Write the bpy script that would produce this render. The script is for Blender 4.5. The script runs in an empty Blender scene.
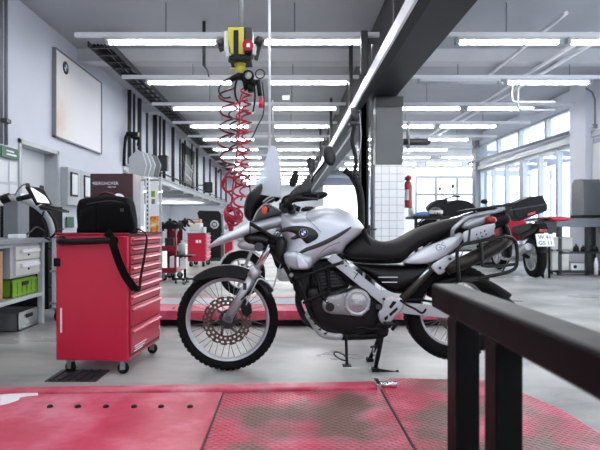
import bpy, bmesh, math, random
from mathutils import Vector, Matrix, geometry
random.seed(7)
PI = math.pi
C = bpy.context.scene.collection
F = 540.0; VX = 287.0; VY = 225.0; CH = 0.97
def P(px, py, D):
    """a point seen at (px,py) in the photograph standing D metres into the room"""
    return Vector(((px-VX)*D/F, D, CH+(VY-py)*D/F))
def FY(py): return F*CH/(py-VY)          # distance of a floor point

# ---------------------------------------------------------------- materials
def hexc(r, g, b):
    f = lambda c: ((c/255+0.055)/1.055)**2.4 if c/255 > 0.04045 else c/255/12.92
    return (f(r), f(g), f(b), 1)
def mat(name, rgb, rough=0.5, metal=0.0, var=0.0, scale=8.0, bump=0.0, bscale=60.0, coat=0.0, spec=0.5, emit=0, rvar=0.0):
    m = bpy.data.materials.new(name); m.use_nodes = True
    nt = m.node_tree; n = nt.nodes; b = n['Principled BSDF']
    col = hexc(*rgb)
    b.inputs['Base Color'].default_value = col
    b.inputs['Roughness'].default_value = rough
    b.inputs['Metallic'].default_value = metal
    b.inputs['Specular IOR Level'].default_value = spec
    b.inputs['Coat Weight'].default_value = coat
    b.inputs['Coat Roughness'].default_value = 0.08
    if emit:
        b.inputs['Emission Color'].default_value = col; b.inputs['Emission Strength'].default_value = emit
    tc = n.new('ShaderNodeTexCoord')
    if var or rvar:
        nz = n.new('ShaderNodeTexNoise'); nz.inputs['Scale'].default_value = scale; nz.inputs['Detail'].default_value = 5
        nt.links.new(tc.outputs['Object'], nz.inputs['Vector'])
        if var:
            rp = n.new('ShaderNodeValToRGB')
            rp.color_ramp.elements[0].position = 0.3; rp.color_ramp.elements[1].position = 0.7
            rp.color_ramp.elements[0].color = tuple(c*(1-var) for c in col[:3])+(1,)
            rp.color_ramp.elements[1].color = tuple(min(1, c*(1+var*0.6)) for c in col[:3])+(1,)
            nt.links.new(nz.outputs['Fac'], rp.inputs['Fac']); nt.links.new(rp.outputs['Color'], b.inputs['Base Color'])
        if rvar:
            mr = n.new('ShaderNodeMapRange'); mr.inputs['To Min'].default_value = max(0, rough-rvar); mr.inputs['To Max'].default_value = rough+rvar
            nt.links.new(nz.outputs['Fac'], mr.inputs['Value']); nt.links.new(mr.outputs['Result'], b.inputs['Roughness'])
    if bump:
        n2 = n.new('ShaderNodeTexNoise'); n2.inputs['Scale'].default_value = bscale; n2.inputs['Detail'].default_value = 3
        nt.links.new(tc.outputs['Object'], n2.inputs['Vector'])
        bp = n.new('ShaderNodeBump'); bp.inputs['Strength'].default_value = bump; bp.inputs['Distance'].default_value = 0.01
        nt.links.new(n2.outputs['Fac'], bp.inputs['Height']); nt.links.new(bp.outputs['Normal'], b.inputs['Normal'])
    return m
def ramp_mat(name, stops, rough, scale, detail=8, rough2=None, bump=0.0, stretch=(1,1,1), spec=0.5, bscale=40):
    m = mat(name, (128,128,128), rough, spec=spec); nt = m.node_tree; n = nt.nodes; b = n['Principled BSDF']
    tc = n.new('ShaderNodeTexCoord'); mp = n.new('ShaderNodeMapping'); mp.inputs['Scale'].default_value = stretch
    nz = n.new('ShaderNodeTexNoise'); nz.inputs['Scale'].default_value = scale; nz.inputs['Detail'].default_value = detail; nz.inputs['Roughness'].default_value = 0.62
    nt.links.new(tc.outputs['Object'], mp.inputs['Vector']); nt.links.new(mp.outputs['Vector'], nz.inputs['Vector'])
    rp = n.new('ShaderNodeValToRGB'); el = rp.color_ramp.elements
    while len(el) < len(stops): el.new(0.5)
    for e, (p, c) in zip(el, stops): e.position = p; e.color = hexc(*c)
    nt.links.new(nz.outputs['Fac'], rp.inputs['Fac']); nt.links.new(rp.outputs['Color'], b.inputs['Base Color'])
    if rough2 is not None:
        n3 = n.new('ShaderNodeTexNoise'); n3.inputs['Scale'].default_value = scale*0.7; n3.inputs['Detail'].default_value = 4
        nt.links.new(mp.outputs['Vector'], n3.inputs['Vector'])
        mr = n.new('ShaderNodeMapRange'); mr.inputs['From Min'].default_value = 0.35; mr.inputs['From Max'].default_value = 0.65
        mr.inputs['To Min'].default_value = rough; mr.inputs['To Max'].default_value = rough2
        nt.links.new(n3.outputs['Fac'], mr.inputs['Value']); nt.links.new(mr.outputs['Result'], b.inputs['Roughness'])
    if bump:
        n2 = n.new('ShaderNodeTexNoise'); n2.inputs['Scale'].default_value = bscale
        nt.links.new(tc.outputs['Object'], n2.inputs['Vector'])
        bp = n.new('ShaderNodeBump'); bp.inputs['Strength'].default_value = bump; bp.inputs['Distance'].default_value = 0.01
        nt.links.new(n2.outputs['Fac'], bp.inputs['Height']); nt.links.new(bp.outputs['Normal'], b.inputs['Normal'])
    return m
def glass_mat(name, tint=(240,245,250), gloss=0.12, haze=0.0):
    m = bpy.data.materials.new(name); m.use_nodes = True; nt = m.node_tree; n = nt.nodes; n.clear()
    out = n.new('ShaderNodeOutputMaterial'); tr = n.new('ShaderNodeBsdfTransparent'); gl = n.new('ShaderNodeBsdfGlossy')
    tr.inputs['Color'].default_value = hexc(*tint); gl.inputs['Roughness'].default_value = 0.05
    mx = n.new('ShaderNodeMixShader'); mx.inputs['Fac'].default_value = gloss
    nt.links.new(tr.outputs[0], mx.inputs[1]); nt.links.new(gl.outputs[0], mx.inputs[2])
    last = mx
    if haze:
        df = n.new('ShaderNodeBsdfTranslucent'); df.inputs['Color'].default_value = (0.9,0.93,0.97,1)
        d2 = n.new('ShaderNodeBsdfDiffuse'); d2.inputs['Color'].default_value = (0.9,0.93,0.97,1)
        ad = n.new('ShaderNodeMixShader'); ad.inputs['Fac'].default_value = 0.5
        nt.links.new(df.outputs[0], ad.inputs[1]); nt.links.new(d2.outputs[0], ad.inputs[2])
        m2 = n.new('ShaderNodeMixShader'); m2.inputs['Fac'].default_value = haze
        nt.links.new(mx.outputs[0], m2.inputs[1]); nt.links.new(ad.outputs[0], m2.inputs[2]); last = m2
    nt.links.new(last.outputs[0], out.inputs['Surface'])
    return m

# ---------------------------------------------------------------- mesh builder
def cr(pts, n=6, closed=False):
    """Catmull-Rom through points"""
    pts = [Vector(p) for p in pts]; out = []; L = len(pts)
    rng = range(L) if closed else range(L-1)
    for i in rng:
        p1 = pts[i]; p2 = pts[(i+1) % L]
        p0 = pts[i-1] if (closed or i > 0) else p1
        p3 = pts[(i+2) % L] if (closed or i+2 < L) else p2
        for k in range(n):
            t = k/n
            out.append(0.5*((2*p1)+(p2-p0)*t+(2*p0-5*p1+4*p2-p3)*t*t+(3*p1-p0-3*p2+p3)*t**3))
    if not closed: out.append(pts[-1])
    return out
class MB:
    def __init__(s): s.bm = bmesh.new(); s.mi = 0; s.sm = False
    def slot(s, i): s.mi = i; return s
    def _f(s, vs):
        try:
            f = s.bm.faces.new(vs); f.material_index = s.mi; return f
        except ValueError: return None
    def box(s, a, b, bev=0.0, rz=0.0, piv=None):
        a = Vector(a); b = Vector(b)
        lo = Vector((min(a.x,b.x),min(a.y,b.y),min(a.z,b.z))); hi = Vector((max(a.x,b.x),max(a.y,b.y),max(a.z,b.z)))
        vs = [s.bm.verts.new((x,y,z)) for x in (lo.x,hi.x) for y in (lo.y,hi.y) for z in (lo.z,hi.z)]
        fs = [s._f([vs[i] for i in q]) for q in ((0,1,3,2),(4,6,7,5),(0,4,5,1),(2,3,7,6),(0,2,6,4),(1,5,7,3))]
        if bev:
            es = list({e for f in fs for e in f.edges})
            r = bmesh.ops.bevel(s.bm, geom=es, offset=bev, segments=2, affect='EDGES', profile=0.5)
            vs = list({v for f in r['faces'] for v in f.verts} | {v for v in vs if v.is_valid})
            for f in r['faces']: f.material_index = s.mi
        if rz:
            c = Vector(piv) if piv else (lo+hi)/2
            bmesh.ops.rotate(s.bm, verts=vs, cent=c, matrix=Matrix.Rotation(rz, 3, 'Z'))
        return s
    def obox(s, c, sx, sy, sz, rot=(0,0,0), bev=0.0):
        """box by centre, size and euler rotation"""
        n0 = set(s.bm.verts)
        s.box((-sx/2,-sy/2,-sz/2),(sx/2,sy/2,sz/2), bev)
        vs = [v for v in s.bm.verts if v not in n0]
        from mathutils import Euler
        M = Matrix.Translation(Vector(c)) @ Euler(rot).to_matrix().to_4x4()
        bmesh.ops.transform(s.bm, matrix=M, verts=vs); return s
    def tube(s, pts, r, seg=8, closed=False, caps=True, flat=1.0):
        pts = [Vector(p) for p in pts]; L = len(pts)
        rr = r if isinstance(r, (list, tuple)) else [r]*L
        t0 = (pts[1]-pts[0]).normalized()
        up = Vector((0,0,1)) if abs(t0.z) < 0.9 else Vector((0,1,0))
        n = t0.cross(up).normalized(); rings = []
        for i in range(L):
            if closed: t = (pts[(i+1) % L]-pts[i-1]).normalized()
            elif i == 0: t = t0
            elif i == L-1: t = (pts[-1]-pts[-2]).normalized()
            else: t = (pts[i+1]-pts[i-1]).normalized()
            n = (n-t*n.dot(t)).normalized(); b = t.cross(n)
            rings.append([s.bm.verts.new(pts[i]+rr[i]*(math.cos(2*PI*k/seg)*n+math.sin(2*PI*k/seg)*b*flat)) for k in range(seg)])
        for i in range(L if closed else L-1):
            A = rings[i]; B = rings[(i+1) % L]
            for k in range(seg):
                f = s._f([A[k],A[(k+1) % seg],B[(k+1) % seg],B[k]])
                if f: f.smooth = seg > 4
        if caps and not closed:
            s._f(rings[0][::-1]); s._f(rings[-1])
        return s
    def cyl(s, a, b, r, r2=None, seg=16): return s.tube([a,b], [r, r if r2 is None else r2], seg)
    def lathe(s, prof, c, axis='Y', seg=48, smooth=True, a0=0.0, a1=2*PI):
        """prof: (radius, offset along axis) closed loop or open profile"""
        c = Vector(c); full = abs(a1-a0-2*PI) < 1e-6; n = seg if full else seg+1; rings = []
        for i in range(n):
            a = a0+(a1-a0)*i/seg; ca, sa = math.cos(a), math.sin(a); ring = []
            for r, o in prof:
                if axis == 'Y': v = Vector((r*ca, o, r*sa))
                elif axis == 'Z': v = Vector((r*ca, r*sa, o))
                else: v = Vector((o, r*ca, r*sa))
                ring.append(s.bm.verts.new(c+v))
            rings.append(ring)
        for i in range(n if full else n-1):
            A = rings[i]; B = rings[(i+1) % n]
            for k in range(len(prof)-1):
                f = s._f([A[k],A[k+1],B[k+1],B[k]])
                if f: f.smooth = smooth
        return s
    def ball(s, c, rx, ry=None, rz=None, seg=16):
        ry = rx if ry is None else ry; rz = rx if rz is None else rz
        r = bmesh.ops.create_uvsphere(s.bm, u_segments=seg, v_segments=max(6,seg//2), radius=1)
        bmesh.ops.transform(s.bm, matrix=Matrix.Translation(Vector(c)) @ Matrix.Diagonal((rx,ry,rz,1)), verts=r['verts'])
        for f in {f for v in r['verts'] for f in v.link_faces}: f.smooth = True; f.material_index = s.mi
        return s
    def prism(s, poly, d, bev=0.0):
        """planar polygon (list of 3D points) extruded by vector d"""
        poly = [Vector(p) for p in poly]; d = Vector(d)
        A = [s.bm.verts.new(p) for p in poly]; B = [s.bm.verts.new(p+d) for p in poly]; L = len(poly)
        fs = [s._f(A), s._f(B[::-1])]+[s._f([A[(i+1) % L],A[i],B[i],B[(i+1) % L]]) for i in range(L)]
        if bev:
            es = [e for f in fs[:2] if f for e in f.edges]
            r = bmesh.ops.bevel(s.bm, geom=list(set(es)), offset=bev, segments=2, affect='EDGES', profile=0.5)
            for f in r['faces']: f.material_index = s.mi; f.smooth = True
        return s
    def puff(s, pxs, D, hw, rim=0.35, grid=2.0, n=5, smooth=True, near_only=False, r=None):
        """rounded solid from an outline in photo pixels at depth D; half width hw (m) reached r px inside"""
        o = cr([(x,y,0) for x,y in pxs], n, True) if smooth else [Vector((x,y,0)) for x,y in pxs]
        o = [Vector((p.x,p.y)) for p in o]; L = len(o)
        xs = [p.x for p in o]; ys = [p.y for p in o]
        def segd(p):
            dm = 1e9
            for i in range(L):
                a = o[i]; b = o[(i+1) % L]; ab = b-a; l2 = ab.length_squared
                t = 0 if l2 == 0 else max(0, min(1, (p-a).dot(ab)/l2))
                dm = min(dm, (p-a-ab*t).length)
            return dm
        def inside(p):
            c = False; j = L-1
            for i in range(L):
                if (o[i].y > p.y) != (o[j].y > p.y) and p.x < (o[j].x-o[i].x)*(p.y-o[i].y)/(o[j].y-o[i].y)+o[i].x: c = not c
                j = i
            return c
        inn = []; ds = []
        y = min(ys)+grid/2; row = 0
        while y < max(ys):
            x = min(xs)+grid/2+(row % 2)*grid/2
            while x < max(xs):
                p = Vector((x,y))
                if inside(p):
                    d = segd(p)
                    if d > grid*0.45: inn.append(p); ds.append(d)
                x += grid
            y += grid*0.87; row += 1
        co = o+inn
        vs, es, fs, ov, oe, of = geometry.delaunay_2d_cdt(co, [(i,(i+1) % L) for i in range(L)], [], 1, 1e-5)
        mx = r if r else max(ds+[1.0])
        near = []; far = []
        for v in vs:
            d = segd(v); t = min(1, d/mx); 
            h = hw*(rim+(1-rim)*math.sqrt(max(0, 1-(1-t)**2)))
            w = P(v.x, v.y, D)
            # keep the outline where the photo shows it: place on plane D, push front/back
            near.append(s.bm.verts.new((w.x, D-h, w.z))); far.append(s.bm.verts.new((w.x, D+h, w.z)))
        for f in fs:
            a = s._f([near[i] for i in f]); b = s._f([far[i] for i in reversed(f)])
            for q in (a, b):
                if q: q.smooth = True
        # side walls
        cnt = {}
        for f in fs:
            for i in range(len(f)):
                e = (f[i], f[(i+1) % len(f)]); k = tuple(sorted(e)); cnt.setdefault(k, []).append(e)
        for k, e in cnt.items():
            if len(e) == 1:
                a, b = e[0]; q = s._f([near[b],near[a],far[a],far[b]])
                if q: q.smooth = True
        return s
    def slab(s, pxs, D, t, bev=0.004, smooth=False, n=4):
        o = cr([(x,y,0) for x,y in pxs], n, True) if smooth else [Vector((x,y,0)) for x,y in pxs]
        return s.prism([P(p.x,p.y,D) for p in o], (0,t,0), bev)
    def text(s, txt, size, M, depth=0.001):
        cu = bpy.data.curves.new('t', 'FONT'); cu.body = txt; cu.size = size; cu.extrude = depth; cu.align_x = 'CENTER'; cu.align_y = 'CENTER'
        ob = bpy.data.objects.new('t', cu); C.objects.link(ob); bpy.context.view_layer.update()
        me = bpy.data.meshes.new_from_object(ob.evaluated_get(bpy.context.evaluated_depsgraph_get()))
        me.transform(M); n0 = len(s.bm.faces); s.bm.from_mesh(me); s.bm.faces.ensure_lookup_table()
        for f in s.bm.faces[n0:]: f.material_index = s.mi
        bpy.data.objects.remove(ob); bpy.data.curves.remove(cu); bpy.data.meshes.remove(me); return s
def origin_of(o):
    v = Vector((0,0,0))
    while o: v += o.location; o = o.parent
    return v
def ob(name, mb, m, parent=None, label=None):
    bm = mb.bm; bmesh.ops.recalc_face_normals(bm, faces=bm.faces)
    me = bpy.data.meshes.new(name); off = Vector((0,0,0))
    if parent: off = origin_of(parent)
    else:
        vs = bm.verts
        if len(vs):
            xs = [v.co.x for v in vs]; ys = [v.co.y for v in vs]; zs = [v.co.z for v in vs]
            off = Vector(((min(xs)+max(xs))/2,(min(ys)+max(ys))/2,min(zs)))
    bmesh.ops.translate(bm, verts=bm.verts, vec=-off)
    bm.to_mesh(me); bm.free()
    for x in (m if isinstance(m, (list, tuple)) else [m]): me.materials.append(x)
    o = bpy.data.objects.new(name, me); C.objects.link(o)
    if parent: o.parent = parent
    else: o.location = off
    if label: o['label'] = label
    return o
def tag(o, label, cat, group=None, kind=None):
    o['label'] = label; o['category'] = cat
    if group: o['group'] = group
    if kind: o['kind'] = kind
    return o
def thing(name, label, cat, loc, group=None):
    o = bpy.data.objects.new(name, None); C.objects.link(o); o.location = Vector(loc); o.empty_display_size = 0.1
    return tag(o, label, cat, group)
def struct(name, mb, m, parent=None):
    o = ob(name, mb, m, parent)
    if not parent: o['kind'] = 'structure'
    return o
def dup(root, loc, label=None, rz=None):
    def cp(o, par):
        c = o.copy(); C.objects.link(c); c.parent = par
        for ch in list(o.children): cp(ch, c)
        return c
    r = cp(root, None); r.location = Vector(loc)
    if rz is not None: r.rotation_euler = (0,0,rz)
    if label: r['label'] = label
    return r
# ---------------------------------------------------------------- materials used
M = {}
M['floor'] = ramp_mat('concrete_floor', [(0.28,(104,106,106)),(0.42,(146,148,147)),(0.56,(172,173,171)),(0.75,(194,195,192))], 0.26, 0.8, rough2=0.55, bump=0.04, stretch=(1,1.6,1))
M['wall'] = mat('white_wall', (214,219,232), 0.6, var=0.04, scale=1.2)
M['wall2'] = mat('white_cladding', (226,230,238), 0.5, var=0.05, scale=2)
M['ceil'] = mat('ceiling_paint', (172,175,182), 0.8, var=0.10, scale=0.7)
M['beam'] = mat('concrete_beam', (196,198,203), 0.8, var=0.08, scale=1.5)
M['white'] = mat('white_enamel', (228,231,236), 0.35)
M['offwhite'] = mat('off_white_plastic', (205,205,198), 0.5, var=0.05)
M['lgrey'] = mat('light_grey_metal', (176,182,186), 0.4, var=0.04)
M['grey'] = mat('grey_metal', (120,124,128), 0.45, var=0.06)
M['dgrey'] = mat('dark_grey_paint', (40,41,46), 0.45, var=0.08)
M['girder'] = mat('girder_paint', (24,25,29), 0.5, var=0.10, scale=3)
M['column'] = mat('column_grey_paint', (84,89,92), 0.4, var=0.06, scale=2)
M['black'] = mat('black_plastic', (9,9,11), 0.5, var=0.1, spec=0.25)
M['gloss'] = mat('gloss_black', (7,7,9), 0.3, spec=0.4)
M['rubber'] = mat('tyre_rubber', (10,10,11), 0.8, spec=0.2, bump=0.35, bscale=120)
M['steel'] = mat('brushed_steel', (190,193,196), 0.3, metal=0.85, rvar=0.08)
M['chrome'] = mat('polished_metal', (225,227,230), 0.14, metal=1.0)
M['alu'] = mat('cast_aluminium', (178,180,182), 0.42, metal=0.45, var=0.08, scale=20)
M['silver'] = mat('silver_paint', (160,165,174), 0.25, metal=0.45, coat=0.8)
M['wpaint'] = mat('white_silver_paint', (200,206,216), 0.3, metal=0.3, coat=0.7)
M['red'] = mat('red_enamel', (190,18,56), 0.34, var=0.03, coat=0.3)
M['dred'] = mat('dark_red_enamel', (146,16,44), 0.4, coat=0.2)
M['hosedark'] = mat('dark_red_hose', (96,12,32), 0.35)
M['hose'] = mat('red_hose', (168,14,52), 0.35)
M['lift'] = ramp_mat('worn_red_plate', [(0.25,(176,34,66)),(0.46,(200,70,98)),(0.58,(212,112,134)),(0.75,(226,172,182))], 0.3, 2.6, rough2=0.5, bump=0.05)
M['yellow'] = mat('yellow_paint', (186,176,62), 0.4, var=0.1)
M['green'] = mat('green_plastic', (124,170,44), 0.45)
M['dgreen'] = mat('sign_green', (18,92,62), 0.5)
M['blue'] = mat('emblem_blue', (40,100,190), 0.3)
M['orange'] = mat('orange_lens', (232,80,30), 0.2, coat=0.5)
M['rlens'] = mat('red_lens', (150,14,24), 0.15, coat=0.6)
M['seat'] = mat('seat_vinyl', (19,19,21), 0.55, spec=0.3, bump=0.12, bscale=250)
M['bag'] = mat('black_fabric', (7,7,8), 0.9, spec=0.15, bump=0.3, bscale=300)
M['paper'] = mat('paper', (240,242,246), 0.7)
M['brown'] = mat('cardboard', (182,140,104), 0.8)
M['bronze'] = mat('heat_browned_steel', (40,36,30), 0.35, metal=0.4, var=0.2)
M['disc'] = mat('brake_disc_steel', (92,82,76), 0.35, metal=0.7, var=0.2, scale=30)
M['bench'] = mat('bench_top', (110,116,122), 0.35, var=0.12, scale=4)
M['table'] = ramp_mat('black_oiled_bench', [(0.3,(4,4,5)),(0.6,(8,8,9)),(0.8,(22,22,24))], 0.4, 3, rough2=0.6, spec=0.12)
M['tube'] = mat('lit_tube', (255,255,255), 0.5, emit=20)
M['shelf_in'] = mat('shelf_shadow_grey', (90,94,98), 0.6)
M['poster'] = None
M['sidecover'] = mat('satin_black_panel', (11,11,13), 0.4, spec=0.3)
M['engine'] = mat('engine_black', (14,14,16), .5, spec=.3, var=.2, scale=20)
M['engalu'] = mat('engine_alloy', (150,150,152), 0.45, metal=0.5, var=0.15, scale=25)
M['glass'] = glass_mat('window_glass', (245,250,255), 0.06)
M['screen'] = glass_mat('hazy_windscreen', (235,240,246), 0.08, haze=0.48)
def tile_mat():
    m = mat('white_tiles', (236,240,242), 0.18, spec=0.5); nt = m.node_tree; n = nt.nodes; b = n['Principled BSDF']
    tc = n.new('ShaderNodeTexCoord'); mp = n.new('ShaderNodeMapping'); mp.inputs['Rotation'].default_value = (PI/2,0,0)
    br = n.new('ShaderNodeTexBrick'); br.offset = 0; br.inputs['Scale'].default_value = 1
    br.inputs['Brick Width'].default_value = 0.115; br.inputs['Row Height'].default_value = 0.115; br.inputs['Mortar Size'].default_value = 0.003
    br.inputs['Color1'].default_value = hexc(238,242,244); br.inputs['Color2'].default_value = hexc(230,235,238); br.inputs['Mortar'].default_value = hexc(150,155,160)
    nt.links.new(tc.outputs['Object'], mp.inputs['Vector']); nt.links.new(mp.outputs['Vector'], br.inputs['Vector']); nt.links.new(br.outputs['Color'], b.inputs['Base Color'])
    return m
M['tile'] = tile_mat()
def poster_mat():
    m = mat('poster_print', (235,235,238), 0.55); nt = m.node_tree; n = nt.nodes; b = n['Principled BSDF']
    tc = n.new('ShaderNodeTexCoord'); sp = n.new('ShaderNodeSeparateXYZ'); nt.links.new(tc.outputs['Generated'], sp.inputs[0])
    nz = n.new('ShaderNodeTexNoise'); nz.inputs['Scale'].default_value = 1.6; nz.inputs['Detail'].default_value = 4; nt.links.new(tc.outputs['Generated'], nz.inputs['Vector'])
    # warm patch towards the near upper edge: 1 - y + noise
    a = n.new('ShaderNodeMath'); a.operation = 'SUBTRACT'; nt.links.new(nz.outputs['Fac'], a.inputs[0]); nt.links.new(sp.outputs['Y'], a.inputs[1])
    rp = n.new('ShaderNodeValToRGB'); el = rp.color_ramp.elements; el.new(0.3); el.new(0.6)
    for e,(p,c) in zip(el, [(0.0,(232,232,238)),(0.25,(231,229,229)),(0.45,(230,224,220)),(0.66,(216,194,182))]): e.position = p; e.color = hexc(*c)
    nt.links.new(a.outputs[0], rp.inputs['Fac']); nt.links.new(rp.outputs['Color'], b.inputs['Base Color'])
    return m
M['poster'] = poster_mat()

# ---------------------------------------------------------------- room shell
XL, XR = -3.5, 6.2; ZC = 3.91; Y0 = -6.0; YB = 34.0
YE = 17.5
struct('floor', MB().prism([(-7.6,Y0,-.2),(XR+.25,Y0,-.2),(XR+.25,YE,-.2),(10.9,YE,-.2),(10.9,24.2,-.2),(5.6,24.2,-.2),(5.6,YB+.3,-.2),(-7.6,YB+.3,-.2)], (0,0,.2)), M['floor'])
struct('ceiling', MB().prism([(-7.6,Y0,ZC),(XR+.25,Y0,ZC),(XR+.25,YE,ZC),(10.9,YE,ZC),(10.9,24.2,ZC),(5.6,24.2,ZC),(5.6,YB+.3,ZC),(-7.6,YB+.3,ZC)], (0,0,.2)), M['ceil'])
struct('floor', MB().box((-60,-60,-.5),(80,110,-.3)), mat('outside_paving', (205,208,212), .8, var=.1))
# left wall: with the recessed door, then the gallery wall above a low side bay
wl = MB()
DY0, DY1 = XL*F/(18-VX)*1.0, XL*F/(58-VX)   # door recess
wl.box((XL-.3,Y0,0),(XL,DY0,ZC)).box((XL-.3,DY1,0),(XL,11.5,ZC)).box((XL-.3,DY0,2.06),(XL,DY1,ZC))
wl.box((XL-.1,11.5,2.15),(XL,YB,ZC))
struct('wall_left', wl, M['wall'])
struct('wall_left', MB().box((-7.6,Y0,0),(-7.3,YB,ZC)).box((-7.3,11.3,0),(XL-.3,11.5,2.15)), M['wall2'])
struct('ceiling', MB().box((-7.3,11.5,2.15),(XL-.1,YB,2.3)), M['white'])
d1 = struct('door_1', MB().box((XL-.24,DY0,0),(XL-.18,DY1,2.06)), M['white'])
ob('door_frame', MB().box((XL-.3,DY0-.0,0),(XL+.02,DY0+.06,2.1)).box((XL-.3,DY1-.06,0),(XL+.02,DY1,2.1)).box((XL-.3,DY0,2.04),(XL+.02,DY1,2.1)), M['lgrey'], d1)
ob('door_handle', MB().tube([P(22,205,7.2)-Vector((.1,0,0)), P(26,205,7.2)-Vector((.1,0,0))], .012), M['steel'], d1)
# back wall (left and middle) with the big bright opening
gx0, gx1, gz1 = (322-VX)*YB/F, (368-VX)*YB/F, 3.55
wb = MB().box((-7.6,YB,0),(gx0,YB+.3,ZC)).box((gx1,YB,0),(6.6,YB+.3,ZC)).box((gx0,YB,gz1),(gx1,YB+.3,ZC))
struct('wall_back', wb, M['wall2'])
w = struct('window_1', MB().box((gx0,YB+.1,0),(gx0+.1,YB+.2,gz1)).box((gx1-.1,YB+.1,0),(gx1,YB+.2,gz1)).box((gx0,YB+.1,gz1-.1),(gx1,YB+.2,gz1)), M['white'])
ob('window_pane', MB().box((gx0+.1,YB+.14,0),(gx1-.1,YB+.15,gz1-.1)), M['glass'], w)
# right bay: back wall at 24 m, widening behind the end of the right wall
YR = 24.0
struct('wall_back', MB().box((5.0,YR,0),(5.7,YR+.25,ZC)).box((8.55,YR,0),(8.8,YR+.25,ZC)).box((5.7,YR,0),(10.9,YR+.25,.8)).box((5.7,YR,3.15),(10.9,YR+.25,ZC))
       .box((4.95,YR,0),(5.05,YB,ZC)), M['wall'])
wf = MB()
for x in (5.7,6.6,7.55,8.45): wf.box((x,YR+.05,1.0),(x+.1,YR+.17,3.15))
for z in (1.0,2.28,3.05): wf.box((5.7,YR+.06,z),(8.55,YR+.16,z+.1))
w = struct('window_2', wf, M['grey'])
ob('window_pane', MB().box((5.8,YR+.1,1.1),(8.45,YR+.11,3.05)), M['glass'], w)
# right wall: low glazed front, deep lintel, upper window band
YE = 17.5
struct('wall_right', MB().box((XR,Y0,2.75),(XR+.25,YE,2.98)).box((XR,Y0,3.55),(XR+.25,YE,ZC)).box((XR,11.45,0),(XR+.25,YE,.35))
       .box((XR,9.3,0),(XR+.25,11.45,2.75)).box((XR,9.3,2.98),(XR+.25,11.45,3.55)).box((XR,Y0,0),(XR+.25,4.0,2.75)).box((XR,Y0,2.98),(XR+.25,5.0,3.55))
       .box((10.8,YE,0),(10.9,YR,.3)).box((10.8,YE,3.4),(10.9,YR,ZC)).box((XR,YE,0),(10.9,YE+.2,.2)).box((XR,YE,3.4),(10.9,YE+.2,ZC)), M['wall'])
struct('trim_1', MB().box((XR-.18,10.9,0),(XR,11.5,ZC)), M['wall'])
struct('trim_2', MB().box((XR-.12,YE-.1,0),(XR+.25,YE+.25,ZC)), M['grey'])
struct('trim_3', MB().box((XR-.06,4,2.74),(XR,YE,2.86)), M['lgrey'])
for i,(a,b) in enumerate([(11.55,14.28),(14.42,YE-.1)]):
    fr = MB(); n = 3; st = (b-a)/n
    for k in range(n+1): fr.box((XR+.02,a+k*st-.05,.35),(XR+.14,a+k*st+.05,2.75))
    fr.box((XR+.03,a,1.05),(XR+.13,b,1.15)).box((XR+.03,a,.35),(XR+.13,b,.43)).box((XR+.03,a,2.66),(XR+.13,b,2.75))
    w = struct('window_%d' % (3+i), fr, M['lgrey'])
    ob('window_pane', MB().box((XR+.07,a,.4),(XR+.08,b,2.7)), M['glass'], w)
fr = MB(); a, b = 11.5, YE
for k in range(5): y = a+(b-a)*k/4; fr.box((XR+.02,y-.05,2.98),(XR+.14,y+.05,3.55))
fr.box((XR+.02,a,2.98),(XR+.14,b,3.04)).box((XR+.02,a,3.49),(XR+.14,b,3.55))
w = struct('window_5', fr, M['lgrey']); ob('window_pane', MB().box((XR+.07,a,3.0),(XR+.08,b,3.52)), M['glass'], w)
fr = MB()
for y in (4.0,5.75,7.5,9.25): fr.box((XR+.02,y-.05,0.35),(XR+.14,y+.05,2.75))
fr.box((XR+.02,4,.35),(XR+.14,9.3,.45))
w = struct('window_6', fr, M['lgrey']); ob('window_pane', MB().box((XR+.07,4,.4),(XR+.08,9.3,2.75)), M['glass'], w)
fr = MB().box((XR+.02,5,2.98),(XR+.14,9.3,3.04)).box((XR+.02,5,3.49),(XR+.14,9.3,3.55)).box((XR+.02,7.1,2.98),(XR+.14,7.2,3.55))
w = struct('window_7', fr, M['lgrey']); ob('window_pane', MB().box((XR+.07,5,3.0),(XR+.08,9.3,3.52)), M['glass'], w)
# window band of the wide bay beyond
wb = MB()
for y in (18.0,20.0,22.0,23.9): wb.box((10.7,y-.05,1),(10.8,y+.05,3.2))
w = struct('window_8', wb, M['lgrey'])
# wall behind the camera: wide windows
struct('wall_front', MB().box((-7.6,Y0-.3,0),(11,Y0,.9)).box((-7.6,Y0-.3,3.3),(11,Y0,ZC)).box((-7.6,Y0-.3,.9),(.6,Y0,3.3)).box((3.6,Y0-.3,.9),(11,Y0,3.3)), M['wall'])
fr = MB()
for x in (.6,2.1,3.5): fr.box((x,Y0-.2,.9),(x+.08,Y0-.1,3.3))
w = struct('window_9', fr, M['lgrey']); ob('window_pane', MB().box((.65,Y0-.16,.9),(3.5,Y0-.15,3.3)), M['glass'], w)
# concrete downstand beams under the ceiling
k = 1
for y in (0.9, 4.95, 9.0, 13.06, 17.1, 21.2, 25.2, 29.3):
    x1 = XR if y < 17.4 else 10.8
    struct('trim_%d' % (10+k), MB().box((XL,y,3.70),(x1,y+.3,ZC)), M['beam']); k += 1

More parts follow.
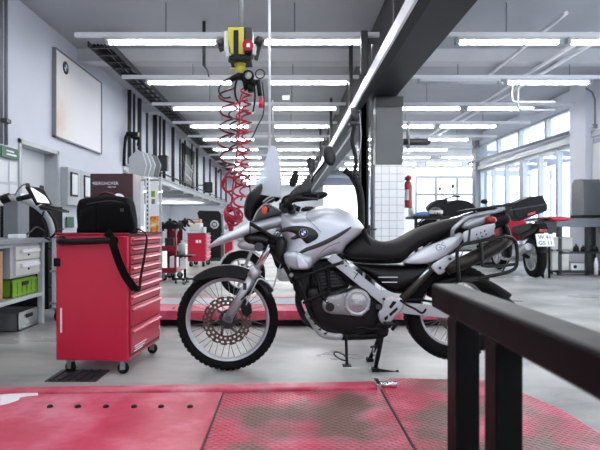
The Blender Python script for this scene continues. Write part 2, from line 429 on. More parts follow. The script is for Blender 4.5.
# ---------------------------------------------------------------- ceiling lamps on rails
def lamp(x0, x1, D, z, label, on=True, group='ceiling tube lamps'):
    xm = (x0+x1)/2
    t = thing('ceiling_lamp', label, 'lamp', (xm,D,z), group)
    ob('lamp_housing', MB().prism([(x0,D-.07,z-.01),(x0,D-.03,z+.045),(x0,D+.03,z+.045),(x0,D+.07,z-.01)], (x1-x0,0,0)), M['white'], t)
    ob('lamp_tube', MB().tube([(x0+.03,D,z-.025),(x1-.03,D,z-.025)], .028, 10), M['tube'] if on else M['lgrey'], t)
    for xc in (x0,x1): ob('end_cap', MB().box((xc-.025,D-.045,z-.055),(xc+.025,D+.045,z+.03)), M['lgrey'], t)
    return t
ORD = ['nearest','second','third','fourth','fifth','sixth','seventh','eighth','ninth','tenth','eleventh','twelfth','thirteenth','fourteenth']
LH = 3.41
for n in range(-6, 13):
    D = 7.14+2.03*n; zj = LH
    w_ = ORD[n]+' row from the camera' if n >= 0 else ['','just ahead overhead','overhead','behind','well behind','far behind','farthest behind'][-n]+' the camera'
    r = thing('lamp_rail', 'thin white lamp rail across the left bay, '+w_, 'rail', (-.9,D,LH+.09), 'lamp rails')
    ob('rail_bar', MB().box((-2.8,D-.03,LH+.045),(1.22,D+.03,LH+.10)), M['white'], r)
    for x in (-1.6,.1): ob('hanger_rod', MB().cyl((x,D,LH+.10),(x,D,ZC), .008, seg=6), M['grey'], r)
    lamp(-2.37,-.92,D,LH,'lit tube lamp left on the left bay rail, '+w_)
    lamp(-.32,1.03,D,LH,'lit tube lamp right on the left bay rail, '+w_)
    if D < 23.5:
        x1 = 5.95 if D < 17.3 else 9.5
        r = thing('lamp_rail', 'thin white lamp rail across the right bay, '+w_, 'rail', (4,D,LH+.09), 'lamp rails')
        ob('rail_bar', MB().box((2.1,D-.03,LH+.045),(x1,D+.03,LH+.10)), M['white'], r)
        for x in (2.9,4.8): ob('hanger_rod', MB().cyl((x,D,LH+.10),(x,D,ZC), .008, seg=6), M['grey'], r)
        lamp(2.25,3.6,D,LH, ('unlit' if n == 1 else 'lit')+' tube lamp left on the right bay rail, '+w_, on=(n != 1))
        lamp(3.72,5.12,D,LH,'lit tube lamp mid right bay rail, '+w_)
        if D > 17.4:
            lamp(5.5,6.9,D,LH,'lit tube lamp in the wide bay end, '+w_)
            lamp(7.2,8.6,D,LH,'lit tube lamp far right in wide bay, '+w_)

# ---------------------------------------------------------------- steel: column, girder, rail
t = thing('tiled_column', 'grey painted column with white tiles below standing right of the motorcycle tank', 'column', (1.51,8.2,0))
cx0, cx1 = (376-VX)*8/F, (403-VX)*8/F
ob('shaft', MB().box((cx0,8,1.86),(cx1,8.42,2.87),.01), M['column'], t)
ob('tile_facing', MB().box((cx0-.02,7.98,0),(cx1+.02,8.44,1.86),.004), M['tile'], t)
ob('corner_strip', MB().box((cx0-.045,7.97,0),(cx0-.02,8.1,1.86)), M['grey'], t)
t = thing('steel_girder', 'dark steel girder running along the hall above the tiled column', 'beam', (1.42,8,2.87))
ob('web', MB().box((1.27,Y0+.02,3.0),(1.56,YB-.05,ZC-.02)), M['girder'], t)
ob('bottom_flange', MB().box((1.22,Y0+.02,2.88),(1.62,YB-.05,3.0)), M['girder'], t)
ob('capital', MB().box((cx0-.004,7.98,2.72),(cx1+.004,8.43,2.878),.003), M['dgrey'], t)
t = thing('extraction_rail', 'long white rail with dark slot beneath hanging beside the dark girder', 'rail', (1.02,8,2.65))
ob('rail_side', MB().box((.96,-2,2.66),(.985,30,2.79)), M['white'], t)
ob('rail_side', MB().box((1.07,-2,2.67),(1.09,30,2.79)), M['black'], t)
ob('rail_slot', MB().box((.985,-2,2.665),(1.07,30,2.785)), M['black'], t)
for y in (1.5,5,8.6,12.5,16.5,20.5): ob('bracket', MB().box((.99,y,2.79),(1.05,y+.05,ZC)), M['dgrey'], t)
t = thing('conduit', 'thin pale conduit running just right of the long white rail', 'pipe', (1.16,8,2.6))
ob('pipe_run', MB().cyl((1.15,8.7,2.62),(1.15,30,2.62), .02, seg=8), M['white'], t)
ob('pipe_clip', MB().box((1.13,10,2.6),(1.22,10.04,2.9)), M['grey'], t)
# vertical dark steel post and thin pipes left of the column
tag(ob('steel_post', MB().box((1.13,8.2,0),(1.21,8.4,2.87)).box((1.11,8.2,0),(1.24,8.22,2.87)).box((1.11,8.38,0),(1.24,8.4,2.87)), M['dgrey']), 'dark steel H section post directly left of the tiled column', 'post')
tag(ob('drain_pipe', MB().cyl((1.275,8.1,0),(1.275,8.1,2.85), .022, seg=10).box((1.24,8.07,1.2),(1.31,8.13,1.23)).box((1.24,8.07,2.2),(1.31,8.13,2.23)), M['grey']), 'thin grey pipe running up between dark post and tiled column', 'pipe')
# hose drop
t = thing('exhaust_hose_drop', 'black hose drop with couplings hanging from the rail left of the column', 'hose', (.93,7.2,1.9))
ob('coupling', MB().cyl(P(354,108,7.2),P(354,122,7.2),.05).cyl(P(354,122,7.2),P(355,126,7.2),.075).cyl(P(352,112,7.2),P(361,112,7.2),.02), M['dgrey'], t)
ob('hose_length', MB().tube(cr([P(355,124,7.2),P(352,140,7.2),P(356,160,7.2),P(354,176,7.2)],8), .028), M['black'], t)
ob('chain_line', MB().tube(cr([P(359,110,7.2),P(361,140,7.2),P(356,165,7.2)],8), .007, 5), M['lgrey'], t)
t = thing('hose_nozzle', 'black bent nozzle handle hanging before the bright far doorway', 'hose', P(354,200,7.6))
ob('nozzle', MB().tube(cr([P(344,170,7.6),P(350,174,7.6),P(355,180,7.6),P(359,190,7.6),P(361,205,7.6),P(361,225,7.6)],8), [.045]*12+[.055]*29, 10), M['black'], t)
ob('trigger_loop', MB().tube(cr([P(352,178,7.6),P(354,173,7.6),P(359,177,7.6),P(359,186,7.6)],6), .012, 6), M['black'], t)

# pipes under the right part of the ceiling
z = 3.66
tag(ob('ceiling_pipe', MB().cyl((4.28,7.6,z),(4.28,23,z), .035, seg=10), M['white']), 'left of two parallel white pipes running diagonally under the right ceiling', 'pipe', 'paired white ceiling pipes')
tag(ob('ceiling_pipe', MB().cyl((4.52,7.6,z),(4.52,23,z), .035, seg=10), M['white']), 'right of two parallel white pipes running diagonally under the right ceiling', 'pipe', 'paired white ceiling pipes')
tag(ob('ceiling_pipe', MB().tube(cr([(3.62,7.0,3.72),(3.62,9.4,3.66),(3.62,9.9,3.62),(3.75,10.0,3.6),(5.4,10.0,3.6)],5), .028, 8), M['white']), 'single white pipe left of the pair, bending right beneath the lamp rail', 'pipe')
for i,(xa,y,za) in enumerate([(4.0,9.6,3.35),(4.2,9.75,3.2)]):
    tag(ob('wall_pipe', MB().tube(cr([P(512+i*6,85,y),P(512+i*6,98+8*i,y),P(514+i*6,101+8*i,y),P(518+i*6,102+8*i,y),P(555,102+8*i,y)],4), .022, 8), M['lgrey']),
        ['upper','lower'][i]+' thin L shaped pipe dropping near the upper windows', 'pipe')
t = thing('extractor_duct', 'short dark ribbed duct hanging under the right lamp rails', 'duct', P(415,142,12))
ob('duct_body', MB().cyl(P(403,142,12),P(428,142,12),.075).cyl(P(428,142,12),P(430,142,12),.05), M['dgrey'], t)
ob('duct_strap', MB().box(P(408,136,12)-Vector((.01,.13,.3)),P(408,136,12)+Vector((.01,.13,.3))), M['grey'], t)
tag(ob('cable_run', MB().cyl(P(470,163,17.3),P(577,132,11.6)-Vector((.15,0,0)), .035, seg=6), M['grey']), 'thin dark cable run rising towards the right windows lintel', 'cable')
tag(ob('conduit', MB().tube([P(586,88,10.6),P(592,92,10.6),P(595,100,10.6),P(595,125,10.6)], .018, 8).box(P(592,124,10.6)-Vector((0,.02,0)),P(597,128,10.6)+Vector((0,.02,0))), M['grey']), 'thin grey conduit with switch dropping down the far right pillar', 'pipe')

# cable tray along the left
t = thing('cable_tray', 'dark ladder cable tray running under the ceiling along the left', 'cable tray', (-2.75,12,3.6))
ob('side_rail', MB().box((-2.92,7.9,3.58),(-2.9,YB-.1,3.66)).box((-2.6,7.9,3.58),(-2.58,YB-.1,3.66)), M['dgrey'], t)
rg = MB()
y = 8.0
while y < 30: rg.box((-2.9,y,3.59),(-2.6,y+.04,3.62)); y += .35
o_ = ob('rungs', rg, M['dgrey'], t); o_['kind'] = 'stuff'
cb = MB()
for i in range(5): cb.tube(cr([(-2.86+i*.055,8.0+j*3,3.64+.015*math.sin(i*3+j*2)) for j in range(9)],3), .02, 5)
ob('cables', cb, M['black'], t)
ob('hanger', MB().box((-2.93,9.5,3.6),(-2.91,9.54,ZC)).box((-2.93,15,3.6),(-2.91,15.04,ZC)), M['dgrey'], t)

# dark vertical pipes on the left gallery wall
pipes = [(129.5,.045),(134,.03),(139.5,.05),(147,.03),(155,.06),(160,.03),(164,.045),(173,.05),(180,.03),(185,.035),(192,.03),(197,.05),(204,.045),(210,.04),(216,.05),(221,.04),(226,.05)]
nm = ['first','second','third','fourth','fifth','sixth','seventh','eighth','ninth','tenth','eleventh','twelfth','thirteenth','fourteenth','fifteenth','sixteenth','seventeenth']
for i,(px,r) in enumerate(pipes):
    X = XL+.09; D = X*F/(px-VX); m_ = M['dgrey']
    tag(ob('wall_pipe', MB().cyl((X,D,2.26),(X,D,ZC-.02), r, seg=10), m_), nm[i]+' dark upright pipe on the left gallery wall from the white corner', 'pipe', 'upright pipes on the gallery wall')
tag(ob('dark_panel', MB().box((XL+.003,17.9,2.3),(XL+.05,20.2,3.7),.005), M['black']), 'tall dark panel between upright pipes on the gallery wall', 'panel')
tag(ob('gallery_ladder', MB().cyl((XL+.3,16.9,2.3),(XL+.3,17.1,3.2),.02).cyl((XL+.3,18.0,2.3),(XL+.3,18.2,3.0),.02).cyl((XL+.3,16.9,2.6),(XL+.3,18.1,2.45),.02).cyl((XL+.3,16.95,2.95),(XL+.3,18.2,2.75),.02), M['lgrey']), 'thin pale handrail ladder before the dark panel on the gallery', 'ladder')
t = thing('edge_beam', 'pale steel channel beam along the foot of the gallery wall', 'beam', (XL+.05,20,2.12))
ob('channel', MB().box((XL,11.5,2.1),(XL+.08,YB-.1,2.14)).box((XL,11.5,2.24),(XL+.08,YB-.1,2.28)).box((XL,11.5,2.14),(XL+.02,YB-.1,2.24)), M['lgrey'], t)
ob('cable', MB().cyl((XL+.12,11.6,2.38),(XL+.12,30,2.33),.02,seg=6), M['dgrey'], t)
for i in range(7):
    y = 13+2.6*i
    tag(ob('soffit_lamp', MB().box((-6.6,y,2.08),(-4.2,y+.12,2.14)), M['tube']), nm[i]+' lit strip under the gallery soffit counted from the camera', 'lamp', 'soffit strip lamps')
for i in range(9):
    y = 12.2+2.0*i
    struct('trim_%d' % (30+i), MB().box((-7.3,y,2.0),(XL,y+.14,2.15)), M['grey'])
t = thing('pipe_clamp', 'black pipe clamp bracket looping out from the first gallery pipes', 'bracket', P(130,138,11.5))
ob('bracket_arm', MB().tube(cr([P(124,166,11.4),P(124.5,150,11.4),P(126,137,11.4),P(129,134,11.4),P(134,138,11.4),P(139,139,11.4),P(138,146,11.4)],5), .035, 8), M['black'], t)
ob('bracket_bar', MB().box(P(126,136,11.35),P(139,132.5,11.45)+Vector((0,.04,0))), M['black'], t)
# pipes on the near left wall
for i,px in enumerate((1.2,6)):
    X = XL+.06; D = X*F/(px-VX)
    tag(ob('wall_pipe', MB().cyl((X,D,1.95),(X,D,ZC), .022, seg=10), M['grey']), ['outer','inner'][i]+' slim grey pipe on the left wall at the frame edge', 'pipe', 'slim pipes at the left edge')
tag(ob('pipe_clip', MB().box(P(0,118,6.45),P(9,123,6.5)+Vector((0,.06,0)),.006), M['dgrey']), 'small dark clip across the two slim pipes at the left edge', 'clip')
# ================================================================ left side of the hall
def caster(c, r, t, ang=0.0, name='caster'):
    """swivel castor: fork with a wheel as its piece; c = floor contact"""
    c = Vector(c); h = r*2.45
    k = ob(name, MB().box(c+Vector((-r*.75,-r*.75,h-.004)), c+Vector((r*.75,r*.75,h))).cyl(c+Vector((0,0,h)), c+Vector((0,0,r*2.05)), r*.4, seg=10)
       .obox(c+Vector((r*.25*math.cos(ang)-r*.52*math.sin(ang), r*.25*math.sin(ang)+r*.52*math.cos(ang), r*1.5)), r*.9, .005, r*1.4, (0,0,ang))
       .obox(c+Vector((r*.25*math.cos(ang)+r*.52*math.sin(ang), r*.25*math.sin(ang)-r*.52*math.cos(ang), r*1.5)), r*.9, .005, r*1.4, (0,0,ang))
       .obox(c+Vector((r*.15*math.cos(ang), r*.15*math.sin(ang), r*2.12)), r*1.1, r*1.0, .006, (0,0,ang)), M['grey'], t)
    w = MB().lathe([(r*.3,-r*.4),(r*.92,-r*.4),(r,-r*.3),(r,r*.3),(r*.92,r*.4),(r*.3,r*.4),(r*.3,-r*.4)], (0,0,0), 'Y', 20)
    bmesh.ops.rotate(w.bm, verts=w.bm.verts, cent=(0,0,0), matrix=Matrix.Rotation(ang,3,'Z'))
    bmesh.ops.translate(w.bm, verts=w.bm.verts, vec=c+Vector((r*.35*math.cos(ang), r*.35*math.sin(ang), r)))
    ob('castor_wheel', w, M['black'], k)
    return k
def drawer_front(t, x, y0, y1, z0, z1, m, handle=True, lip=.022, axis='X'):
    """drawer front in the plane X=x facing +X between y0..y1"""
    d = ob('drawer', MB().box((x-.01,y0,z0),(x+.012,y1,z1),.004), m, t)
    if handle:
        hz = z1-.018
        ob('handle', MB().prism([(x+.012,y0+.01,hz+.006),(x+.026,y0+.01,hz+.004),(x+.030,y0+.01,hz-.004),(x+.024,y0+.01,hz-.005),(x+.012,y0+.01,hz)], (0,y1-y0-.02,0)), M['lip_highlight'], d)
        ob('lip_shade', MB().box((x+.0115,y0+.012,hz-.014),(x+.0135,y1-.012,hz-.001)), M['groove_shade'], d)  # flat dark strip painted as the shade beneath the handle lip
    return d
M['groove_shade'] = mat('red_groove_shade', (60,8,22), .6)  # shade under lips and between drawers, held as a colour
M['lip_highlight'] = mat('red_lip_highlight', (232,110,134), 0.3, coat=0.2)  # highlight along the handle lips, put into the colour
# ---- foreground red tool trolley (faces right, side towards the camera)
TX0, TX1, TY0, TY1, TZ0, TZ1 = -1.487, -1.005, 3.48, 4.14, .09, .905
t = thing('tool_trolley', 'large red tool trolley in the left foreground carrying the black bag', 'tool trolley', ((TX0+TX1)/2,(TY0+TY1)/2,0))
ob('cabinet_body', MB().box((TX0,TY0,TZ0),(TX1,TY1,TZ1),.008), M['red'], t)
ob('drawer_gap_shade', MB().box((TX1-.004,TY0+.02,TZ0+.02),(TX1+.002,TY1-.02,TZ1-.008)), M['groove_shade'], t)  # dark sheet that paints the shade in the gaps between drawers
ob('top_tray', MB().box((TX0-.005,TY0-.005,TZ1),(TX1+.012,TY1+.005,TZ1+.006),.002), M['black'], t)
for sx0,sx1,sy0,sy1 in ((TX0-.005,TX1+.012,TY0-.005,TY0+.005),(TX0-.005,TX1+.012,TY1-.005,TY1+.005),(TX0-.005,TX0+.005,TY0,TY1)):
    ob('tray_rim', MB().box((sx0,sy0,TZ1),(sx1,sy1,TZ1+.014),.003), M['dred'], t)
z = TZ1-.012; hs = [.06,.06,.06,.06,.06,.06,.075,.14,.17]
for i,h in enumerate(hs):
    drawer_front(t, TX1, TY0+.025, TY1-.025, z-h+.008, z, M['red']); z -= h+.003
lg = ob('maker_mark', MB().text('xxxxxx', .05, Matrix.Translation((TX1+.0135,3.66,.15)) @ Matrix.Rotation(PI/2,4,'Z') @ Matrix.Rotation(PI/2,4,'X')) if False else
   MB().box((TX1+.0125,3.56,.165),(TX1+.0145,3.80,.172)).box((TX1+.0125,3.58,.15),(TX1+.0145,3.76,.156)).box((TX1+.0125,3.56,.135),(TX1+.0145,3.72,.142)), M['white'], t, 'thin white stripes of a printed mark')
ob('lock', MB().cyl((TX1+.01,4.07,.20),(TX1+.025,4.07,.20),.014,seg=14), M['chrome'], t)
ob('side_mark', MB().box((TX0+.03,TY0-.0015,.27),(TX0+.042,TY0+.001,.43)), M['white'], t, 'narrow upright white mark')
hd = ob('push_handle', MB().tube(cr([(TX0+.05,TY0,.868),(TX0+.05,TY0-.05,.866),(TX0+.10,TY0-.065,.864),(TX0+.25,TY0-.066,.866),(TX1-.15,TY0-.066,.870),(TX1-.10,TY0-.05,.871),(TX1-.09,TY0,.872)],6), .021, 12), M['black'], t, 'black push bar')
for x in (TX0+.05,TX1-.09): ob('handle_mount', MB().cyl((x,TY0-.02,.868),(x,TY0+.002,.868),.03,seg=14), M['black'], hd)
ob('corner_lock', MB().box((TX0-.012,TY0-.012,.70),(TX0+.032,TY0+.01,.755),.006).cyl((TX0+.01,TY0-.012,.728),(TX0+.01,TY0-.018,.728),.008,seg=12), M['black'], t)
for cxx,cyy,a in ((TX0+.09,TY0+.04,2.8),(TX1-.06,TY0+.04,.3),(TX1-.05,TY1-.06,.2),(TX0+.09,TY1-.06,2.6)): caster((cxx,cyy,0), .0367, t, a)
t.rotation_euler = (0,0,math.radians(-4.4)); t.location = (-1.24,3.8275,0)
# bag
bz = TZ1+.006; BY = 3.68
def bagpt(x,y): return P(x,y,BY)
bg_ = thing('camera_bag', 'black fabric camera bag standing on the red tool trolley', 'bag', P(107,234,BY))
ob('bag_body', MB().puff([(82,227),(81,212),(82.5,203),(86,199.5),(98,197.5),(112,196.5),(124,197),(130,200),(133,211),(134.5,226),(133,233.2),(122,234),(95,234),(83,233.5)], BY, .14, rim=.55, grid=2.5), M['bag'], bg_)
ob('front_pocket', MB().puff([(100,231.5),(99.5,208),(104,203),(127,203),(131,210),(133,231.5)], BY-.115, .05, rim=.5, grid=2.5), M['bag'], bg_)
ob('side_pocket', MB().puff([(81,232),(81,214),(85,209),(97,208),(98,232)], BY-.115, .045, rim=.5, grid=2.5), M['bag'], bg_)
ob('base_band', MB().box(P(83.5,233.6,BY)-Vector((0,.13,0)), P(133,227,BY)+Vector((0,.13,0)),.012), M['bag'], bg_)
ob('zip', MB().tube(cr([P(84,205,BY-.12),P(98,202,BY-.13),P(115,201,BY-.13),P(130,205,BY-.12)],5), .004, 6), M['dgrey'], bg_)
ob('badge', MB().box(P(120,211.5,BY-.175),P(123.5,208.5,BY-.168),.001), M['dgrey'], bg_)
ob('carry_handle', MB().tube(cr([P(97,200,BY),P(99,195.5,BY),P(104,193,BY),P(110,193.5,BY),P(116,197,BY),P(119,200,BY)],6), .009, 8, flat=2.0), mat('dark_red_webbing', (70,10,22), .7), bg_, 'dark red carry handle')
def ribbon(pts, wdt, th=.003, n=6, nrm=(0,-1,0)):
    p = cr(pts, n); mb = MB(); L = len(p); nn = Vector(nrm); prev = None
    for i,q in enumerate(p):
        tt = (p[min(i+1,L-1)]-p[max(i-1,0)]).normalized(); s = tt.cross(nn).normalized()*wdt/2; o = tt.cross(s).normalized()*th
        ring = [mb.bm.verts.new(v) for v in (q-s-o, q+s-o, q+s+o, q-s+o)]
        if prev:
            for k in range(4): mb._f([prev[k],prev[(k+1)%4],ring[(k+1)%4],ring[k]])
        else: mb._f(ring)
        prev = ring
    mb._f(prev); return mb
ys = TY0-.03
ob('shoulder_strap', ribbon([P(106,232,ys),P(110,236,ys-.01),P(114,247,ys-.06),P(119,262,ys-.03),P(125,275,ys-.01),P(131,284,ys),P(135,289,ys)], .05), M['bag'], bg_)
xs_ = TX1+.045
ob('shoulder_strap', ribbon([P(134,289,ys),Vector((xs_+.005,3.50,.565)),Vector((xs_,3.54,.62)),Vector((xs_,3.64,.76)),Vector((xs_,3.70,.88)),Vector((xs_-.03,3.72,.925)),Vector((-1.05,3.72,.95))], .035, nrm=(1,0,0)), M['bag'], bg_)

# floor drain
dr = MB(); x0, y0 = P(60,225,3.62).x, 3.3
dm = MB().box((-1.50,3.34,0),(-1.18,3.60,.006))
t = thing('floor_drain', 'dark slotted floor grate half under the red tool trolley', 'drain', (-1.28,3.42,0))
ob('drain_frame', dm, M['dgrey'], t)
for i in range(5): ob('drain_bar', MB().box((-1.48+i*.057,3.35,.006),(-1.46+i*.057,3.59,.012)), M['dgrey'], t)

# ---- left workbench (front faces right)
BX = -2.40
t = thing('workbench', 'long grey workbench against the left wall with two drawers at its end', 'workbench', (-2.9,4,0))
ob('worktop', MB().box((XL+.02,1.5,.80),(BX+.04,5.42,.845),.006), M['bench'], t)
ob('bench_leg', MB().box((BX-.05,5.30,0),(BX,5.35,.80),.003), M['lgrey'], t)
ob('bench_leg', MB().box((XL+.06,5.30,0),(XL+.11,5.35,.80),.003), M['lgrey'], t)
ob('bench_leg', MB().box((BX-.05,2.0,0),(BX,2.05,.80),.003), M['lgrey'], t)
ob('lower_shelf', MB().box((XL+.06,2,.28),(BX,5.30,.315),.003), M['lgrey'], t)
ob('lower_shelf', MB().box((XL+.06,2,.10),(BX-.12,4.4,.12),.003), M['dgrey'], t)
ob('drawer_unit', MB().box((XL+.3,4.74,.495),(BX-.03,5.28,.80),.003), M['lgrey'], t)
for za,zb in ((.655,.775),(.515,.645)):
    d = ob('drawer', MB().box((BX-.03,4.80,za),(BX-.008,5.26,zb),.004), M['offwhite'], t)
    ob('handle', MB().prism([(BX-.008,4.86,zb-.02),(BX+.025,4.86,zb-.03),(BX+.025,4.86,zb-.055),(BX-.008,4.86,zb-.06)], (0,.34,0)), M['white'], d)
    ob('lock', MB().cyl((BX-.01,5.03,zb-.08),(BX,5.03,zb-.08),.01,seg=10), M['black'], d)
ob('back_panel', MB().box((-3.3,2,.0),(-3.27,5.28,.79)), M['black'], t)  # black sheet added to paint the shade under the bench
ob('front_rail', MB().box((BX-.03,2,.77),(BX-.01,4.74,.80)), M['lgrey'], t)
tag(ob('side_board', MB().box((BX-.06,3.6,.32),(BX-.02,4.60,.75),.005), M['brown']), 'tan board leaning under the left workbench at the frame edge', 'board')
def crate(name, a, b, m, label, cat, rim=True):
    a = Vector(a); b = Vector(b); w = .012
    t = thing(name, label, cat, ((a.x+b.x)/2,(a.y+b.y)/2,a.z))
    mb = MB().box(a,(b.x,b.y,a.z+w)).box(a,(a.x+w,b.y,b.z)).box((b.x-w,a.y,a.z),b).box(a,(b.x,a.y+w,b.z)).box((a.x,b.y-w,a.z),b)
    if rim:
        mb.box((b.x,a.y,b.z-.025),(b.x+.012,b.y,b.z-.008)).box((b.x,a.y,a.z+.01),(b.x+.008,b.y,a.z+.03))
        for k in range(6): y = a.y+(b.y-a.y)*(k+.08)/5.3; mb.box((b.x,y,a.z),(b.x+.012,y+.012,b.z-.01))
    ob('crate_shell', mb, m, t)
    my = (a.y+b.y)/2
    ob('grip', MB().box((b.x+.005,my-.06,b.z-.065),(b.x+.016,my+.06,b.z-.03),.004), M['black'], t)
    return t
crate('plastic_crate', (-2.80,4.80,.316), (-2.45,5.27,.476), M['green'], 'bright green plastic crate on the lower shelf of the left workbench', 'crate')
crate('metal_crate', (-2.85,4.90,.0), (-2.44,5.29,.17), M['steel'], 'grey metal crate on the floor beneath the green crate', 'crate', False)
t = thing('motor_part', 'dark round machine part under the workbench shelf behind the metal crate', 'machine part', (-2.75,4.45,.12))
ob('part_body', MB().cyl((-2.9,4.4,.20),(-2.55,4.4,.20),.075,seg=20).cyl((-2.55,4.4,.20),(-2.5,4.4,.20),.04), M['dgrey'], t)
ob('part_flange', MB().cyl((-2.75,4.4,.20),(-2.72,4.4,.20),.095,seg=20), M['grey'], t)
tag(ob('socket_box', MB().box((-2.56,4.95,.845),(-2.46,5.10,.885),.005).box((-2.455,4.98,.855),(-2.45,5.02,.875)), M['white']), 'small white socket box on the end of the left worktop', 'box')
tag(ob('cable', MB().tube(cr([(-2.5,5.1,.86),(-2.5,5.25,.9),(-2.55,5.5,.95),(-2.6,5.8,.9)],5), .008, 6), M['black']), 'black cable curling from the socket box', 'cable')
# control cabinet + curved arm + tablet
t = thing('support_pillar', 'grey metal pillar box rising behind the left worktop', 'cabinet', P(11,235,5.6))
ob('pillar_body', MB().box(P(3,238,5.6),P(18,197,5.6)+Vector((0,.25,0)),.01), M['grey'], t)
ob('pillar_cap', MB().box(P(2,197,5.55),P(21,193.5,5.55)+Vector((0,.35,0)),.008), M['steel'], t)
t = thing('swing_arm', 'curved pale tube arm reaching right from the pillar box', 'arm', P(20,200,5.4))
ob('arm_tube', MB().tube(cr([P(4,197,5.4),P(18,199,5.4),P(30,203,5.4),P(41,210,5.4),P(49,220,5.4),P(54,238,5.4)],8), .028, 10), M['lgrey'], t)
ob('arm_joint', MB().cyl(P(2,200,5.4),P(10,197,5.4),.045), M['black'], t)
t = thing('diagnostic_tablet', 'tilted tablet with white screen clamped on a black arm by the door', 'tablet', P(38,213,5.2))
def quad(mb, pts, D, th):
    return mb.prism([P(x,y,D+dd) for x,y,dd in pts], (0,th,0), .003)
ob('tablet_case', quad(MB(), [(28,186,.05),(42,188,.1),(52,205,-.02),(37,203.5,-.05)], 5.2, .03), M['black'], t)
ob('tablet_screen', quad(MB(), [(30.5,187.5,.05),(40.8,189,.1),(49.5,203.2,-.02),(37.5,202,-.05)], 5.195, .004), mat('lit_screen', (240,244,252), .3, emit=0.7), t)
for x,y in ((28,185.5),(42,187.8)): ob('clamp_corner', MB().box(P(x-2,y+1.5,5.17),P(x+1.5,y-2,5.25),.004), M['black'], t)
ob('clamp_bar', MB().cyl(P(27,187,5.22),P(38,205,5.22),.018).cyl(P(18,199,5.3),P(31,196,5.25),.025), M['black'], t)
ob('keyboard_tray', quad(MB(), [(38,206,0),(44,203.5,.12),(69,211,.12),(68,213,0),(40,210,-.03)], 5.15, .02), M['black'], t)
ob('cable', MB().tube(cr([P(44,211,5.1),P(42,220,5.1),P(46,228,5.1),P(44,236,5.1),P(50,240,5.1)],6), .01, 6).tube(cr([P(48,211,5.1),P(55,222,5.1),P(56,232,5.1),P(50,238,5.1)],6), .012, 6), M['black'], t)
ob('thin_arm', MB().tube(cr([P(15,196,5.3),P(18,190,5.3),P(23,185,5.3),P(28,184.5,5.3)],6), .008, 6), M['grey'], t)
t = thing('equipment_cabinet', 'low black open equipment cabinet in front of the left door', 'cabinet', P(30,240,6.4))
ob('cabinet_body', MB().box((-3.3,6.2,0),(-2.74,6.6,1.19),.01), M['black'], t)
for k in range(4): ob('shelf_board', MB().box((-2.74,6.22,.25+.22*k),(-2.72,6.58,.27+.22*k)), M['dgrey'], t)
# small cart beside the red trolley: slim legs and castor
t = thing('cart', 'slim pale cart frame on castors standing left behind the red trolley', 'cart', (-2.3,5.45,0))
for x,y in ((-2.33,5.4),(-2.15,5.4),(-2.33,5.8),(-2.15,5.8)):
    ob('upright', MB().box((x-.015,y-.015,.14),(x+.015,y+.015,.84)), M['lgrey'], t)
for z in (.18,.5,.84): ob('shelf', MB().box((-2.36,5.37,z),(-2.12,5.83,z+.02)), M['grey'], t)
caster((-2.30,5.42,0), .055, t, 1.2); caster((-2.16,5.78,0), .055, t, .4)
tag(ob('box', MB().box((-2.34,5.42,.52),(-2.14,5.78,.74),.006).box((-2.35,5.41,.70),(-2.13,5.79,.74),.003), M['white']), 'white box on the middle shelf of the slim cart', 'box')
# wall things
t = thing('wall_cabinet', 'pale grey wall cabinet with two framed notices right of the left door', 'cabinet', P(75,205,8.2))
ob('cabinet_body', MB().box((XL,8.33,1.28),(-3.38,9.28,1.87),.008), M['lgrey'], t)
ob('cabinet_door', MB().box((-3.38,8.84,1.30),(-3.375,9.26,1.85),.002), M['lgrey'], t)
for y0_ in (8.42,8.97):
    f = ob('notice_frame', MB().box((-3.38,y0_,1.42),(-3.36,y0_+.27,1.80),.003), M['black'], t)
    ob('notice_sheet', MB().box((-3.361,y0_+.03,1.45),(-3.355,y0_+.24,1.77)), M['paper'], f)
t = thing('wall_poster', 'large pale framed poster with a small round emblem high on the left wall', 'poster', (XL,9,2.3))
pz0, pz1 = 2.285, 3.62; py0, py1 = 8.04, 10.05
ob('poster_sheet', MB().box((XL+.03,py0+.02,pz0+.02),(XL+.045,py1-.02,pz1-.02)), M['poster'], t)
for a,b in (((XL,py0,pz0),(XL+.06,py1,pz0+.02)),((XL,py0,pz1-.012),(XL+.06,py1,pz1)),((XL,py0,pz0),(XL+.06,py0+.02,pz1)),((XL,py1-.012,pz0),(XL+.06,py1,pz1))):
    ob('frame_bar', MB().box(a,b), M['grey'], t)
